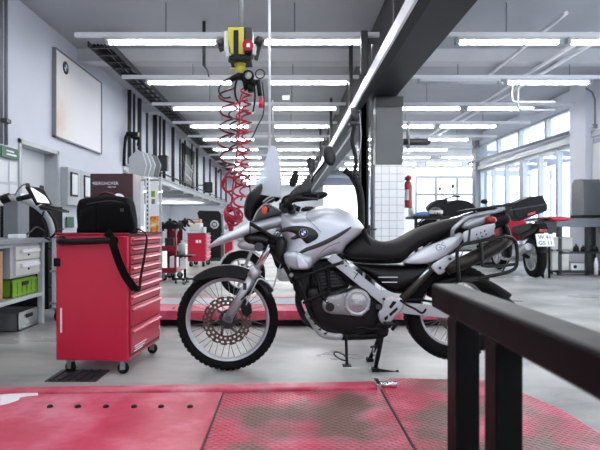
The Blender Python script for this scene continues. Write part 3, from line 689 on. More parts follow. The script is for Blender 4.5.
def roundel(c, r, axis, parent, seg=32, flip=1):
    """dark ring with blue and white quarters; axis 'Y' faces the camera, 'X' faces right"""
    c = Vector(c)
    def pt(rad, a, o):
        return c+Vector((rad*math.cos(a), -o, rad*math.sin(a))) if axis == 'Y' else c+Vector((o, rad*math.cos(a), rad*math.sin(a)))
    mb = MB()
    def disc(r0, r1, a0, a1, o, n):
        for i in range(n):
            A = a0+(a1-a0)*i/n; B = a0+(a1-a0)*(i+1)/n
            if r0 == 0: vs = [pt(0,0,o),pt(r1,A,o),pt(r1,B,o)]
            else: vs = [pt(r0,A,o),pt(r1,A,o),pt(r1,B,o),pt(r0,B,o)]
            mb._f([mb.bm.verts.new(v) for v in vs])
    mb.slot(0); mb.lathe([(0,.0),(r*.97,0),(r,.001),(r,.004)], c, 'Y' if axis == 'Y' else 'X', seg) if False else None
    disc(r*.56, r*.96, 0, 2*PI, .004, seg)
    mb.slot(3); disc(r*.96, r, 0, 2*PI, .0045, seg)
    for q in range(4):
        mb.slot(1 if q in (1,3) else 2); disc(0, r*.56, q*PI/2, (q+1)*PI/2, .0042, 8)
    mb.slot(3)
    # short white marks on the ring where its three letters stand
    for a in (2.25,PI/2,.89):
        for s in (-.12,0,.12):
            A = a+s; vs = [pt(r*.70,A-.02,.005),pt(r*.70,A+.02,.005),pt(r*.86,A+.02,.005),pt(r*.86,A-.02,.005)]
            mb._f([mb.bm.verts.new(v) for v in vs])
    # body behind
    mb.slot(0)
    for i in range(seg):
        A = 2*PI*i/seg; B = 2*PI*(i+1)/seg
        mb._f([mb.bm.verts.new(v) for v in (pt(r,A,.0045),pt(r,B,.0045),pt(r,B,-.004),pt(r,A,-.004))])
    return ob('emblem', mb, [M['black'],M['blue'],M['white'],M['chrome']], parent)
roundel((XL+.05,8.42,3.42), .10, 'X', t)
t = thing('first_aid_sign', 'green sign strip with white marks on the left wall at frame edge', 'sign', P(7,161,6.9))
ob('sign_plate', MB().box((XL+.02,6.55,1.80),(XL+.04,6.95,1.94),.003), M['dgreen'], t)
ob('sign_mark', MB().box((XL+.04,6.66,1.84),(XL+.043,6.90,1.86)).box((XL+.04,6.66,1.88),(XL+.043,6.84,1.9)), M['white'], t)
for i,(y,z,w_,h_) in enumerate(((6.55,1.50,.2,.26),(6.78,1.52,.19,.25),(6.56,1.22,.2,.25),(6.79,1.20,.19,.28))):
    tag(ob('notice', MB().box((XL+.01,y,z),(XL+.014,y+w_,z+h_)), M['paper']), ['upper left','upper right','lower left','lower right'][i]+' white paper notice pinned below the green sign', 'notice', 'white notices below the green sign')
t = thing('wall_sign', 'small plain green sign low on the left wall behind the black bag', 'sign', P(68,227,7.6))
ob('sign_plate', MB().box((XL+.02,8.50,.93),(XL+.04,8.78,1.10),.004), M['dgreen'], t)
# dark red display box with lettering
D_ = 7.4
t = thing('parts_cabinet', 'dark red upright cabinet with white lettering behind the black bag', 'cabinet', P(111,235,D_+.2))
p0 = P(90,173.5,D_); p1 = P(133,173.5,D_)
cabm = mat('dark_red_panel', (58,14,22), .35, var=.25, scale=3, coat=.3)
ob('cabinet_body', MB().box((p0.x,D_,.02),(p1.x,D_+.4,p0.z),.01), cabm, t)
c_ = P(115,184,D_-.002)
for tx,sz,lx,ly in (('BERGHOFER',.062,106,183.5),('×',.06,93.3,183.3),('express',.036,111.8,186.8)):
    ob('lettering', MB().text(tx, sz, Matrix.Translation(P(lx,ly,D_-.003)) @ Matrix.Rotation(PI/2,4,'X'), .0015), M['white'], t)
ob('door_gap', MB().box((p0.x+.02,D_-.003,.9),(p1.x-.02,D_-.001,.905)), M['black'], t)
tag(ob('tape_roll', MB().lathe([(.03,0),(.075,0),(.075,.06),(.03,.06),(.03,0)], P(118,199,7.34)+Vector((0,-.0,0)), 'Y', 24), M['white']), 'white round tape roll behind the bag handle', 'roll')

# slotted rack with papers and hexagonal panels
D_ = 9.2
t = thing('slotted_rack', 'white slotted upright rack with posters right of the dark red cabinet', 'rack', P(150,245,D_))
a = P(145.5,245,D_); b = P(149.5,178,D_)
ob('upright', MB().box((a.x,D_,0),(b.x,D_+.05,b.z)), M['white'], t)
for i in range(22): ob('slot', MB().box((a.x+.025,D_-.003,.15+.075*i),(a.x+.045,D_-.001,.19+.075*i)), M['black'], t)
ob('upright', MB().box((P(159,0,D_).x,D_,0),(P(161,0,D_).x,D_+.05,b.z)), M['lgrey'], t)
ob('base_foot', MB().box((P(133,0,D_).x,D_-.2,0),(P(161,0,D_).x,D_+.3,.06)), M['dgrey'], t)
ob('upright', MB().box((P(133,0,D_).x,D_,.06),(P(134.5,0,D_).x,D_+.05,b.z)), M['dgrey'], t)
ob('cross_bar', MB().box((P(133,0,D_).x,D_+.02,b.z-.06),(P(161,0,D_).x,D_+.05,b.z-.02)), M['grey'], t)
tag(ob('notice_sheet', MB().box(P(134.8,226,D_-.01),P(144,181,D_-.01)+Vector((0,.008,0))), M['paper']), 'tall blank white sheet hanging on the rack left of the slotted upright', 'sheet')
pm = ramp_mat('colour_print', [(.35,(236,232,226)),(.45,(240,190,60)),(.58,(214,80,60)),(.7,(150,190,70))], .6, 7, detail=2)
tag(ob('colour_poster', MB().box(P(150,237,D_-.01),P(158.5,216,D_-.01)+Vector((0,.008,0))), pm), 'orange and yellow flame coloured poster low on the rack', 'poster')
t = thing('white_poster', 'narrow white poster with a green patch above the orange poster', 'poster', P(154,215,D_))
ob('sheet', MB().box(P(150,215,D_-.01),P(158.5,181,D_-.01)+Vector((0,.008,0))), M['paper'], t)
ob('green_patch', MB().box(P(151,197,D_-.013),P(155,191,D_-.013)+Vector((0,.002,0))), M['green'], t)
ob('grey_patch', MB().box(P(151.5,204,D_-.013),P(155,199,D_-.013)+Vector((0,.002,0))), M['grey'], t)
# stack of hexagonal panels
for k in range(4):
    D_ = 9.5+.28*k; cx = 138.5+4.4*k+(1.2 if k == 3 else 0)
    poly = [(cx-10+k,158),(cx-1,149.5+1.5*k),(cx+4,153+1.2*k),(cx+8,165),(cx+5,177),(cx-6,175),(cx-10+k,172)]
    tag(ob('hexagonal_panel', MB().slab(poly, D_, .05), M['lgrey'] if k < 3 else M['grey']), ['front','second','third','rearmost'][k]+' of the grey hexagonal panels above the slotted rack', 'panel', 'hexagonal panels')
# loudspeakers on the gallery
for px0,py0_,px1,py1_,D_,lab in ((157.5,155,167,170.5,13.4,'nearer small black loudspeaker hung before the gallery wall pipes'),(204.5,182,212,192.5,21,'farther small black loudspeaker hung low on the gallery wall')):
    t = thing('loudspeaker', lab, 'loudspeaker', P((px0+px1)/2,py1_,D_))
    ob('speaker_box', MB().box(P(px0,py1_,D_),P(px1,py0_,D_)+Vector((0,.22,0)),.02), M['black'], t)
    ob('speaker_grille', MB().box(P(px0+1,py1_-1,D_-.01),P(px1-1,py0_+1,D_-.01)+Vector((0,.012,0)),.004), M['dgrey'], t)
    ob('wall_bracket', MB().cyl(P(px0+3,py0_+3,D_+.1), (XL+.02,D_+.15,P(0,py0_+3,D_).z), .02), M['dgrey'], t)

# ---- distant trolleys and clutter
def trolley(px0, px1, ptop, pfloor, label, cat='tool trolley', depth=.5, drawers_right=True, m='dred', front_drawers=0, group=None):
    D = FY(pfloor); t = thing('tool_trolley', label, cat, P((px0+px1)/2,pfloor,D))
    a = P(px0,0,D); b = P(px1,0,D); zt = P(0,ptop,D).z
    ob('cabinet_body', MB().box((a.x,D,.13),(b.x,D+depth,zt),.01), M[m], t)
    ob('top_tray', MB().box((a.x-.01,D-.01,zt),(b.x+.01,D+depth+.01,zt+.02),.004), M['dgrey'], t)
    n = 6
    for k in range(n):
        zz = .16+(zt-.18)*k/n; h = (zt-.18)/n-.012
        if drawers_right: 
            d = ob('drawer', MB().box((b.x,D+.02,zz),(b.x+.012,D+depth-.02,zz+h),.003), M[m], t)
            ob('handle', MB().box((b.x+.012,D+.05,zz+h-.03),(b.x+.03,D+depth-.05,zz+h-.012)), M['lip_highlight'], d)
    for x in (a.x+.06,b.x-.06):
        for y in (D+.07,D+depth-.07): caster((x,y,0), .053, t, random.uniform(0,3))
    return t, D, zt
t, D_, zt = trolley(187.5, 205.5, 234, 267, 'red tool trolley with boxes on top beyond the front wheel', m='red', depth=.75)
ob('latch', MB().box(P(196,243,D_)-Vector((0,.02,0)),P(198,240,D_)).box(P(199,243,D_)-Vector((0,.02,0)),P(201,240,D_)), M['white'], t)
for i,(xa,xb,yt,yb,dd,m_,lab) in enumerate(((188,201,223,233.4,.1,'white','white carton on the red trolley beyond the front wheel'),(190,200,219,223,.15,'brown','brown cardboard box lying on top of the white carton'),(201.5,204.5,227,233.4,.05,'offwhite','small pale canister beside the white carton'))):
    mb = MB().box(P(xa,yb,D_+dd),P(xb,yt,D_+dd)+Vector((0,.3,0)),.006)
    o_ = thing('carton', lab, 'box', P((xa+xb)/2,yb,D_+dd+.15)); ob('carton_body', mb, M[m_], o_)
    ob('carton_label', MB().box(P(xa+1.5,yb-2,D_+dd-.003),P(xb-1.5,yt+1.2,D_+dd)), M['offwhite' if i != 2 else 'grey'], o_)
trolley(224.5, 232, 240, 259, 'small red tool trolley half hidden behind the motorcycle front', m='red', depth=.6)
# open cart with red shelves
D_ = FY(281)
t = thing('shelf_trolley', 'dark red open shelf trolley behind the foreground tool trolley', 'trolley', P(169,281,D_))
a = P(160,0,D_); b = P(176,0,D_)
for x,y in ((a.x,D_),(b.x-.03,D_),(a.x,D_+.55),(b.x-.03,D_+.55)): ob('upright', MB().box((x,y,.14),(x+.035,y+.035,.99)), M['dred'], t)
for z in (.14,.52,.9):
    s_ = MB().box((a.x,D_,z),(b.x,D_+.58,z+.02)).box((a.x,D_-.01,z),(b.x,D_+.005,z+.09)).box((b.x-.005,D_,z),(b.x+.005,D_+.58,z+.09))
    ob('shelf', s_, M['dred'] if z < .9 else M['black'], t)
ob('back_panel', MB().box((a.x,D_+.55,.14),(b.x,D_+.58,.99)), M['dred'], t)
for x,y in ((a.x+.04,D_+.05),(b.x-.05,D_+.05),(a.x+.04,D_+.5),(b.x-.05,D_+.5)): caster((x,y,0), .055, t, random.uniform(0,3))
tag(ob('carton', MB().box((a.x+.06,D_+.1,.54),(b.x-.06,D_+.4,.74),.006), M['dgrey']), 'dark box on the middle shelf of the open red trolley', 'box')
tag(ob('carton', MB().box((b.x-.12,D_+.05,.16),(b.x-.02,D_+.35,.42),.006), M['paper']), 'white packet on the bottom shelf of the open red trolley', 'box')
# clutter lying on top: machine parts
for i,(px,py,r,m_) in enumerate(((163,226,.05,'black'),(170,224,.07,'black'),(180,225,.06,'dgrey'),(185,222,.05,'black'),(176,229,.05,'lgrey'))):
    t = thing('machine_part', ['round black','tall black','dark grey','slim black','pale'][i]+' machine part on top of the open red trolley row', 'machine part', P(px,py,D_+.2))
    c = P(px,py,D_+.2)
    ob('part_body', MB().ball(c, r*1.3, r, r).cyl(c+Vector((0,0,-.09)), c+Vector((0,0,r*1.4)), r*.45, seg=10), M[m_], t)
    ob('part_arm', MB().tube(cr([c, c+Vector((.06,0,.05)), c+Vector((.12,0,.02)), c+Vector((.17,0,-.03))],4), r*.3, 8), M['black'], t)
# round-base stand table
D_ = FY(284)
t = thing('rolling_stand', 'low black rolling stand with flat top between the two red trolleys', 'stand', P(185,284,D_))
c = P(185,284,D_)
ob('stand_top', MB().box(P(176,256.5,D_)-Vector((0,.15,0)),P(194,255,D_)+Vector((0,.2,0)),.004), M['black'], t)
ob('stand_pole', MB().cyl((c.x,D_,.09),(c.x,D_,.45),.02), M['black'], t)
ob('stand_base', MB().box((c.x-.17,D_-.02,.07),(c.x+.17,D_+.02,.10),.004).box((c.x-.02,D_-.15,.07),(c.x+.02,D_+.17,.10),.004), M['black'], t)
for dx,dy in ((-.15,0),(.15,0),(0,-.13),(0,.15)): caster((c.x+dx,D_+dy,0), .028, t, random.uniform(0,3))
tag(ob('canister', MB().lathe([(0,0),(.06,0),(.06,.16),(.05,.19),(.02,.2),(.02,.24),(0,.24)], P(182,255,D_), 'Z', 18), M['lgrey']), 'pale canister standing on the low black rolling stand', 'canister')
tag(ob('carton', MB().box(P(178,249,D_+.05),P(181,237,D_+.05)+Vector((0,.1,0)),.005), M['white']), 'narrow white carton on the low rolling stand beside the canister', 'box') if False else None
tag(ob('document_holder', MB().box(P(180,269,D_-.03),P(186,258,D_-.03)+Vector((0,.02,0)),.004), M['paper']), 'white document holder hanging under the rolling stand top', 'holder')
# dark appliance with round dial
D_ = FY(261)
t = thing('wheel_balancer', 'tall black workshop machine with raised hood and round dial near the far wall', 'machine', P(210,261,D_))
zt = P(0,230,D_).z
ob('machine_body', MB().box((P(203,0,D_).x,D_,0),(P(221,0,D_).x,D_+.7,zt),.02), M['black'], t)
ob('machine_hood', MB().slab([(197,213),(199,210.5),(219,211),(221,214),(222,233),(205,233),(202,228)], D_-.05, .5, .01), M['black'], t)
ob('machine_dial', MB().lathe([(0,-.02),(.05,-.02),(.05,-.005)], P(214.5,224.5,D_-.05), 'Y', 20).lathe([(.075,-.015),(.115,-.015),(.115,0)], P(214.5,224.5,D_-.05), 'Y', 24), M['lgrey'], t)
ob('base_plinth', MB().box((P(202,0,D_).x,D_-.02,0),(P(222,0,D_).x,D_+.72,.08),.004), M['dgrey'], t)
D_ = 13.5

# ================================================================ hose reel drop
HD = 5.5
t = thing('service_drop', 'yellow and black ceiling service box above the hanging red hoses', 'service box', P(241,62,HD))
ob('box_shell', MB().box(P(229,58,HD)-Vector((0,.12,0)),P(245,31,HD)+Vector((0,.12,0)),.012), M['yellow'], t)
ob('box_shell', MB().box(P(245.2,57,HD)-Vector((0,.11,0)),P(253,31,HD)+Vector((0,.11,0)),.012), M['dgrey'], t)
ob('side_panel', MB().box(P(225,55,HD)-Vector((0,.10,0)),P(233,34,HD)+Vector((0,.1,0)),.01), M['offwhite'], t)
ob('black_band', MB().box(P(233.5,59,HD-.125),P(238.5,30,HD-.125)+Vector((0,.25,0)),.003).box(P(229,60,HD-.13),P(251,55.5,HD-.13)+Vector((0,.26,0)),.006), M['black'], t)
ob('red_socket', MB().cyl(P(248,45,HD-.12),P(248,45,HD-.2),.055,seg=20).slot(1).box(P(246.5,47,HD-.205),P(250,43,HD-.2)), [M['red'],M['white']], t, 'round red socket')
ob('side_socket', MB().box(P(225.5,57,HD-.12),P(231,46,HD-.12)+Vector((0,.03,0)),.006), M['lgrey'], t, 'pale side socket')
ob('plug', MB().cyl(P(218,45,HD),P(226,42,HD),.045,seg=14).cyl(P(219,50,HD),P(225,47,HD),.03,seg=12), M['dgrey'], t)
ob('side_socket', MB().box(P(252,55,HD-.05),P(256,44,HD-.05)+Vector((0,.12,0)),.006), M['offwhite'], t, 'cream side socket')
ob('plug', MB().cyl(P(256,40,HD),P(263,44,HD),.05,seg=14).tube(cr([P(260,44,HD),P(258,52,HD),P(256,60,HD)],5),.02,8), M['dgrey'], t)
ob('lower_hub', MB().cyl(P(240,60,HD),P(240,67,HD),.075,r2=.05,seg=18).ball(P(241,70,HD),.055).cyl(P(230,69,HD),P(240,69,HD),.01), M['yellow'], t)
ob('hub_ring', MB().cyl(P(240,58,HD),P(240,61.5,HD),.12,seg=24), M['black'], t)
ob('drop_pole', MB().cyl(P(241,36,HD),Vector((P(241,36,HD).x,HD,ZC)),.03), M['grey'], t)
t = thing('gauge_cluster', 'cluster of black valves and round pressure gauge below the service box', 'valve', P(246,95,HD))
ob('manifold', MB().cyl(P(230,80,HD),P(246,72,HD),.03).cyl(P(238,74,HD),P(252,84,HD),.035).cyl(P(243,72,HD),P(247,90,HD),.028).ball(P(240,76,HD),.045).ball(P(253,83,HD),.04), M['black'], t)
ob('gauge', MB().lathe([(0,-.02),(.036,-.02),(.036,-.005)], P(248.5,76,HD-.05), 'Y', 20).slot(1).lathe([(.036,-.026),(.056,-.026),(.058,.02),(0,.02)], P(248.5,76,HD-.05), 'Y', 24), [M['lgrey'],M['black']], t)
ob('ring', MB().tube([P(260+4.5*math.cos(a),74+4.5*math.sin(a),HD) for a in [i*PI/9 for i in range(18)]], .007, 6, True), M['dgrey'], t)
ob('valve', MB().cyl(P(258,80,HD),P(260,96,HD),.022).cyl(P(250,84,HD),P(251,92,HD),.03), M['black'], t)
def helix(name, px, y0, y1, amp, turns, r, m, label, wob=0, D=HD, taper=0):
    pts = []; N = int(turns*16)
    for i in range(N+1):
        f = i/N; a = 2*PI*turns*f; A = amp*(1+taper*f)*(1+.15*math.sin(a*.37))
        pts.append(P(px+wob*math.sin(f*5)+A*math.cos(a), y0+(y1-y0)*f, D)+Vector((0, A*math.sin(a)*D/F, A*.45*math.sin(a)*D/F)))
    return tag(ob(name, MB().tube(pts, r, 7), m), label, 'hose')
helix('coiled_hose', 227, 88, 172, 6.8, 5.5, .0105, M['hosedark'], 'leftmost dark red coiled hose with wide open loops', 0, taper=.25)
tag(ob('hose_lead', MB().tube(cr([P(246,74,HD),P(236,76,HD),P(226,80,HD),P(220,86,HD),P(219,92,HD),P(224,98,HD),P(231,97,HD)],6), .009, 7), M['dgrey']), 'dark lead curving from the manifold into the leftmost hose', 'hose')
tag(ob('hose_loops', MB().tube(cr([P(233,168,HD),P(226,176,HD),P(222,184,HD+.03),P(226,191,HD+.05),P(233,190,HD),P(236,183,HD-.05),P(231,177,HD-.05),P(225,179,HD),P(224,188,HD+.05),P(230,194,HD+.02),P(233,200,HD),P(226,208,HD)],8), .011, 7), M['hose']), 'large loose red hose loops above the hanging ball of hose', 'hose')
helix('coiled_hose', 241, 100, 212, 6.0, 10.5, .0105, M['hose'], 'tight red coiled hose hanging in the middle of the bundle', 1.5, D=HD-.08)
helix('coiled_hose', 246, 86, 200, 4.6, 12.5, .0095, M['hose'], 'rightmost narrow red coiled hose of the bundle', 1, D=HD+.05)
helix('coiled_hose', 235, 108, 150, 5.5, 3.5, .008, M['black'], 'dark coiled hose between the red ones', 0, D=HD+.12)
tag(ob('hose_line', MB().tube(cr([P(243,78,HD),P(244,90,HD),P(240,100,HD),P(239,130,HD),P(236,160,HD),P(233,185,HD),P(231,212,HD)],6), .008, 7), M['hose']), 'straight red hose running down through the coils', 'hose')
hb = MB(); rnd = random.Random(3)
for k in range(9):
    n1 = Vector((rnd.uniform(-1,1), rnd.uniform(.3,1.2), rnd.uniform(-1,1))).normalized()
    u = n1.cross(Vector((0,0,1))).normalized(); v = n1.cross(u); rr_ = rnd.uniform(.055,.105)
    c = P(232,215,HD)+Vector((rnd.uniform(-.025,.025), rnd.uniform(-.02,.02), rnd.uniform(-.025,.025)))
    hb.tube([c+u*rr_*math.cos(q)+v*rr_*math.sin(q)*rnd.uniform(.96,1.04) for q in [i*PI/14 for i in range(28)]], .011, 7, True)
hb.tube(cr([P(226,208,HD),P(228,214,HD-.05),P(236,218,HD-.08),P(233,223,HD-.02),P(231,226,HD)],6), .011, 7)
tag(ob('hose_bundle', hb, M['hose']), 'tangled ball of red hose at the bottom of the hanging bundle', 'hose')
t = thing('air_coupling', 'red air coupling with silver tip hanging under the tangled hose', 'coupling', P(231,232,HD))
ob('coupling_body', MB().cyl(P(231,224,HD),P(231,231,HD),.035,r2=.022,seg=14).box(P(227,226,HD-.02),P(235,223,HD+.02),.006), M['red'], t)
ob('coupling_tip', MB().cyl(P(225,229,HD),P(228,225,HD),.02,seg=12).cyl(P(231,231,HD),P(231,233,HD),.015,seg=10), M['lgrey'], t)
tag(ob('power_cable', MB().tube(cr([P(262,82,HD),P(264,100,HD),P(263,115,HD),P(258,125,HD),P(253,136,HD),P(248,142,HD)],6), .006, 6), M['black']), 'thin black cable sagging on the right of the hoses', 'cable')
tag(ob('power_cable', MB().tube(cr([P(238,76,HD),P(235,88,HD),P(236,98,HD),P(240,104,HD)],6), .011, 7), M['black']), 'thick black cable hanging left of the pressure gauge', 'cable')
tag(ob('power_cable', MB().tube(cr([P(254,84,HD),P(255,98,HD),P(253,112,HD)],6), .009, 7), M['black']), 'short black cable hanging right of the pressure gauge', 'cable')
t = thing('pull_grip', 'red pull grip hanging on a short cord right of the gauge', 'grip', P(261,108,HD))
ob('grip', MB().cyl(P(261,98,HD),P(261,108,HD),.02,r2=.026,seg=12), M['red'], t)
ob('cord', MB().cyl(P(260,90,HD),P(261,98,HD),.005,seg=6), M['dred'], t)
t = thing('drop_pipe', 'thin white pipe hanging from the ceiling right of the service box', 'pipe', P(269.5,150,5.9))
ob('pipe_length', MB().cyl(P(269.5,150,5.9),Vector((P(269.5,150,5.9).x,5.9,ZC)),.014,seg=10), M['white'], t)
ob('pipe_length', MB().cyl(P(273.5,148,5.9),P(272.5,100,5.9),.008,seg=8), M['lgrey'], t)
t = thing('ceiling_hook', 'dark hook rod hanging left of the service box', 'hook', P(204,62,7.8))
ob('hook_rod', MB().cyl(P(204,66,7.8),Vector((P(204,66,7.8).x,7.8,ZC)),.025,seg=8).tube(cr([P(204,66,7.8),P(207,70,7.8),P(209,77,7.8)],4),.012,6), M['dgrey'], t)
t = thing('cable_drop', 'dark flat cable bundle hanging from the rail right end of the first lamps', 'cable', P(365,74,6.8))
ob('bundle', MB().box(P(361,74,6.8),P(368,30,6.8)+Vector((0,.08,0)),.01).box(P(372,60,6.8),P(374,44,6.8)+Vector((0,.05,0))), M['dgrey'], t)
tag(ob('ceiling_box', MB().box(P(282,100,9.8),P(290,95,9.8)+Vector((0,.15,0)),.01), M['lgrey']), 'small pale box under the ceiling behind the second lamp rail', 'box')

# fire extinguisher on the tiled column
XE = cx1+.15
t = thing('fire_extinguisher', 'red fire extinguisher with black head hanging right of the tiled column', 'fire extinguisher', (P(408,0,8.3).x,8.3,P(0,208,8.3).z))
c = P(408,208,8.3)
ob('cylinder', MB().lathe([(0,0),(.058,0),(.062,.02),(.062,.34),(.05,.39),(.025,.42),(0,.42)], c, 'Z', 24), M['dred'], t)
ob('valve_head', MB().cyl(c+Vector((0,0,.41)),c+Vector((0,0,.46)),.025).box(c+Vector((-.05,-.012,.45)),c+Vector((.05,.012,.475)),.004), M['black'], t)
ob('hose', MB().tube(cr([c+Vector((-.02,-.03,.45)),c+Vector((-.075,-.03,.4)),c+Vector((-.075,-.03,.2)),c+Vector((-.06,-.03,.08))],6), .011, 7), M['black'], t)
ob('label', MB().lathe([(.0635,.12),(.0635,.28)], c, 'Z', 14, a0=PI*1.02, a1=PI*1.5), M['offwhite'], t, 'pale paper label')
ob('wall_hanger', MB().box((cx1+.02,8.28,c.z+.2),(c.x-.05,8.34,c.z+.24)), M['dgrey'], t)
t = thing('alarm_button', 'round red alarm fitting above the fire extinguisher', 'alarm', P(408,180,8.3))
ob('alarm_body', MB().ball(P(408.5,178,8.3), .05, .04, .045).cyl(P(405,178,8.3),P(409,178,8.3),.02), M['dred'], t)
ob('alarm_stem', MB().box(P(402,180,8.32),P(407,177,8.36)), M['black'], t)

# ================================================================ the two red lifts
L1 = 2.3
yb_ = 3.24
t = thing('lift_platform', 'worn red steel lift platform across the bottom foreground', 'lift', (-.2,2.8,0))
x0,x1 = -1.9, 1.36
zt = .055
def at(px, py): D = F*(CH-zt)/(py-VY); return P(px,py,D)
ob('left_plate', MB().prism([(x0,1.9,0),(-.352,1.9,0),(-.352,2.965,0),(x0,2.905,0)], (0,0,zt), .006), M['lift'], t)
pl = MB().prism([(-.345,1.9,0),(.52,1.9,0),(.52,3.02,0),(-.345,2.965,0)], (0,0,zt-.006), .003)
def dia_mat():
    m = M['lift'].copy(); m.name = 'red_diamond_plate'; nt = m.node_tree; n = nt.nodes; b = n['Principled BSDF']
    tc = n.new('ShaderNodeTexCoord'); mp = n.new('ShaderNodeMapping'); mp.inputs['Rotation'].default_value = (0,0,PI/4); mp.inputs['Scale'].default_value = (36,36,36)
    ck = n.new('ShaderNodeTexChecker'); ck.inputs['Scale'].default_value = 1.0
    wv = n.new('ShaderNodeTexVoronoi'); wv.inputs['Scale'].default_value = 1.0; wv.inputs['Randomness'].default_value = 0.0
    nt.links.new(tc.outputs['Object'], mp.inputs['Vector']); nt.links.new(mp.outputs['Vector'], wv.inputs['Vector'])
    rp = n.new('ShaderNodeValToRGB'); rp.color_ramp.elements[0].position = .25; rp.color_ramp.elements[1].position = .45
    rp.color_ramp.elements[0].color = (1,1,1,1); rp.color_ramp.elements[1].color = (0,0,0,1)
    nt.links.new(wv.outputs['Distance'], rp.inputs['Fac'])
    bp = n.new('ShaderNodeBump'); bp.inputs['Strength'].default_value = 1; bp.inputs['Distance'].default_value = 0.006
    nt.links.new(rp.outputs['Color'], bp.inputs['Height']); nt.links.new(bp.outputs['Normal'], b.inputs['Normal'])
    # worn metal between the studs
    src = b.inputs['Base Color'].links[0].from_socket; mx = n.new('ShaderNodeMix'); mx.data_type = 'RGBA'
    nz = n.new('ShaderNodeTexNoise'); nz.inputs['Scale'].default_value = 3.0; nt.links.new(tc.outputs['Object'], nz.inputs['Vector'])
    r2 = n.new('ShaderNodeValToRGB'); r2.color_ramp.elements[0].position = .42; r2.color_ramp.elements[1].position = .62
    nt.links.new(nz.outputs['Fac'], r2.inputs['Fac']); nt.links.new(r2.outputs['Color'], mx.inputs['Factor'])
    nt.links.new(src, mx.inputs['A']); mx.inputs['B'].default_value = hexc(120,92,84); nt.links.new(mx.outputs['Result'], b.inputs['Base Color'])
    return m
M['diamond'] = dia_mat()
ob('tread_plate', pl, M['diamond'], t, 'diamond tread plate with worn brown patches')
ob('right_plate', MB().prism([(.53,1.9,0),(1.40,1.9,0),(1.37,2.70,0),(1.22,3.2,0),(.62,3.25,0),(.53,3.12,0)], (0,0,zt-.004), .004), M['diamond'], t)
ob('edge_rail', MB().prism([(x0,2.91,0),(.50,3.025,0),(.50,3.13,0),(x0,2.99,0)], (0,0,zt+.012), .008), M['lift'], t)
for px in (50,78,106,134,161,190):
    c = at(px,407); ob('bolt', MB().cyl(c+Vector((0,0,-.001)),c+Vector((0,0,.006)),.016,seg=6).cyl(c,c+Vector((0,0,.010)),.010,seg=12), M['black'], t)
ob('hinge_pin', MB().cyl((.51,3.06,zt+.012),(.62,3.06,zt+.012),.018,seg=14).box((.50,3.0,zt-.02),(.525,3.12,zt+.032),.004), M['chrome'], t)
ob('seam_strip', MB().box((-.352,1.9,zt-.01),(-.345,2.9,zt-.003)), M['dgrey'], t)
ob('seam_strip', MB().box((.521,1.9,zt-.02),(.529,3.12,zt-.004)), M['dgrey'], t)
# chipped pale arrow patch
ch = [(0,395),(10,394),(26,393.4),(38,393),(38,395.4),(28,396),(20,397.5),(19,400),(10,403),(0,405.5)]
ob('bare_patch', MB().prism([at(x,y)+Vector((0,0,-.003)) for x,y in ch], (0,0,.005)), M['paper'], t, 'bare pale chipped patch')

t = thing('lift_platform', 'raised red lift platform lying behind the motorcycle', 'lift', (.2,5.6,0))
ob('deck_plate', MB().box((-1.45,5.15,.13),(1.75,6.1,.16),.004), M['lift'], t)
ob('deck_edge', MB().box((-1.45,5.1,.075),(1.75,5.15,.16),.004), M['lift'], t)
ob('centre_strip', MB().box((-1.35,5.5,.16),(1.65,5.95,.166),.002), M['lgrey'], t)
ob('lift_base', MB().box((-1.35,5.2,0),(1.65,6.05,.05),.004), M['black'], t)
for x in (-1.2,-.4,.4,1.2): ob('scissor_arm', MB().obox((x,5.3,.09),.6,.04,.03,(0,.08,0)), M['dgrey'], t)
for x in (-1.1,-.75): ob('bolt', MB().cyl((x,5.25,.16),(x,5.25,.166),.014,seg=10), M['black'], t)

# ================================================================ foreground black bench
t = thing('bench_frame', 'heavy black square steel bench frame close up in the right foreground', 'bench', (.46,1.0,0))
ob('top_beam', MB().box((.42,.12,.731),(.503,1.575,.80),.008), M['table'], t)
ob('leg', MB().box((.42,1.34,0),(.479,1.417,.731),.004), M['table'], t)
ob('leg', MB().box((.42,1.085,0),(.475,1.151,.731),.004), M['table'], t)
ob('leg', MB().box((.42,.25,0),(.475,.32,.731),.004), M['table'], t)

# ================================================================ right side
D_ = 10.3
t = thing('workbench', 'dark steel workbench with grey top along the right edge', 'workbench', (5.6,10.5,0))
ob('worktop', MB().box((5.06,D_,.93),(XR-.02,10.85,1.10),.01), M['bench'], t)
for x in (5.20,5.74): ob('bench_leg', MB().box((x,D_+.05,0),(x+.07,D_+.12,.93)), M['dgrey'], t)
for x in (5.20,6.05): ob('bench_leg', MB().box((x,10.7,0),(x+.07,10.77,.93)), M['dgrey'], t)
ob('lower_shelf', MB().box((5.20,D_+.05,.42),(XR-.04,10.77,.45)), M['dgrey'], t)
ob('lower_shelf', MB().box((5.20,D_+.05,.05),(XR-.04,10.77,.08)), M['dgrey'], t)
t = thing('metal_hood', 'tall grey metal hood with cut corner standing on the right workbench', 'machine', (5.8,10.6,1.1))
hx = P(583,0,10.35).x; hz = P(0,178.5,10.35).z
ob('hood_side', MB().prism([(hx,10.36,1.12),(hx,10.36,hz-.07),(hx,10.43,hz),(hx,10.68,hz),(hx,10.76,hz-.08),(hx,10.76,1.12)], (.02,0,0), .002), M['grey'], t)
ob('hood_shell', MB().prism([(hx+.02,10.37,1.12),(hx+.02,10.37,hz-.08),(hx+.02,10.43,hz-.01),(hx+.02,10.68,hz-.01),(hx+.02,10.75,hz-.08),(hx+.02,10.75,1.12)], (.34,0,0), .002), M['column'], t)
ob('hood_base', MB().box(P(582,218,10.33)+Vector((0,0,0)),P(601,215,10.33)+Vector((0,.42,0)),.002), M['black'], t)
t = thing('red_roller_seat', 'red topped low trolley standing between the red motorbike and the right workbench', 'trolley', P(552,270,9.9))
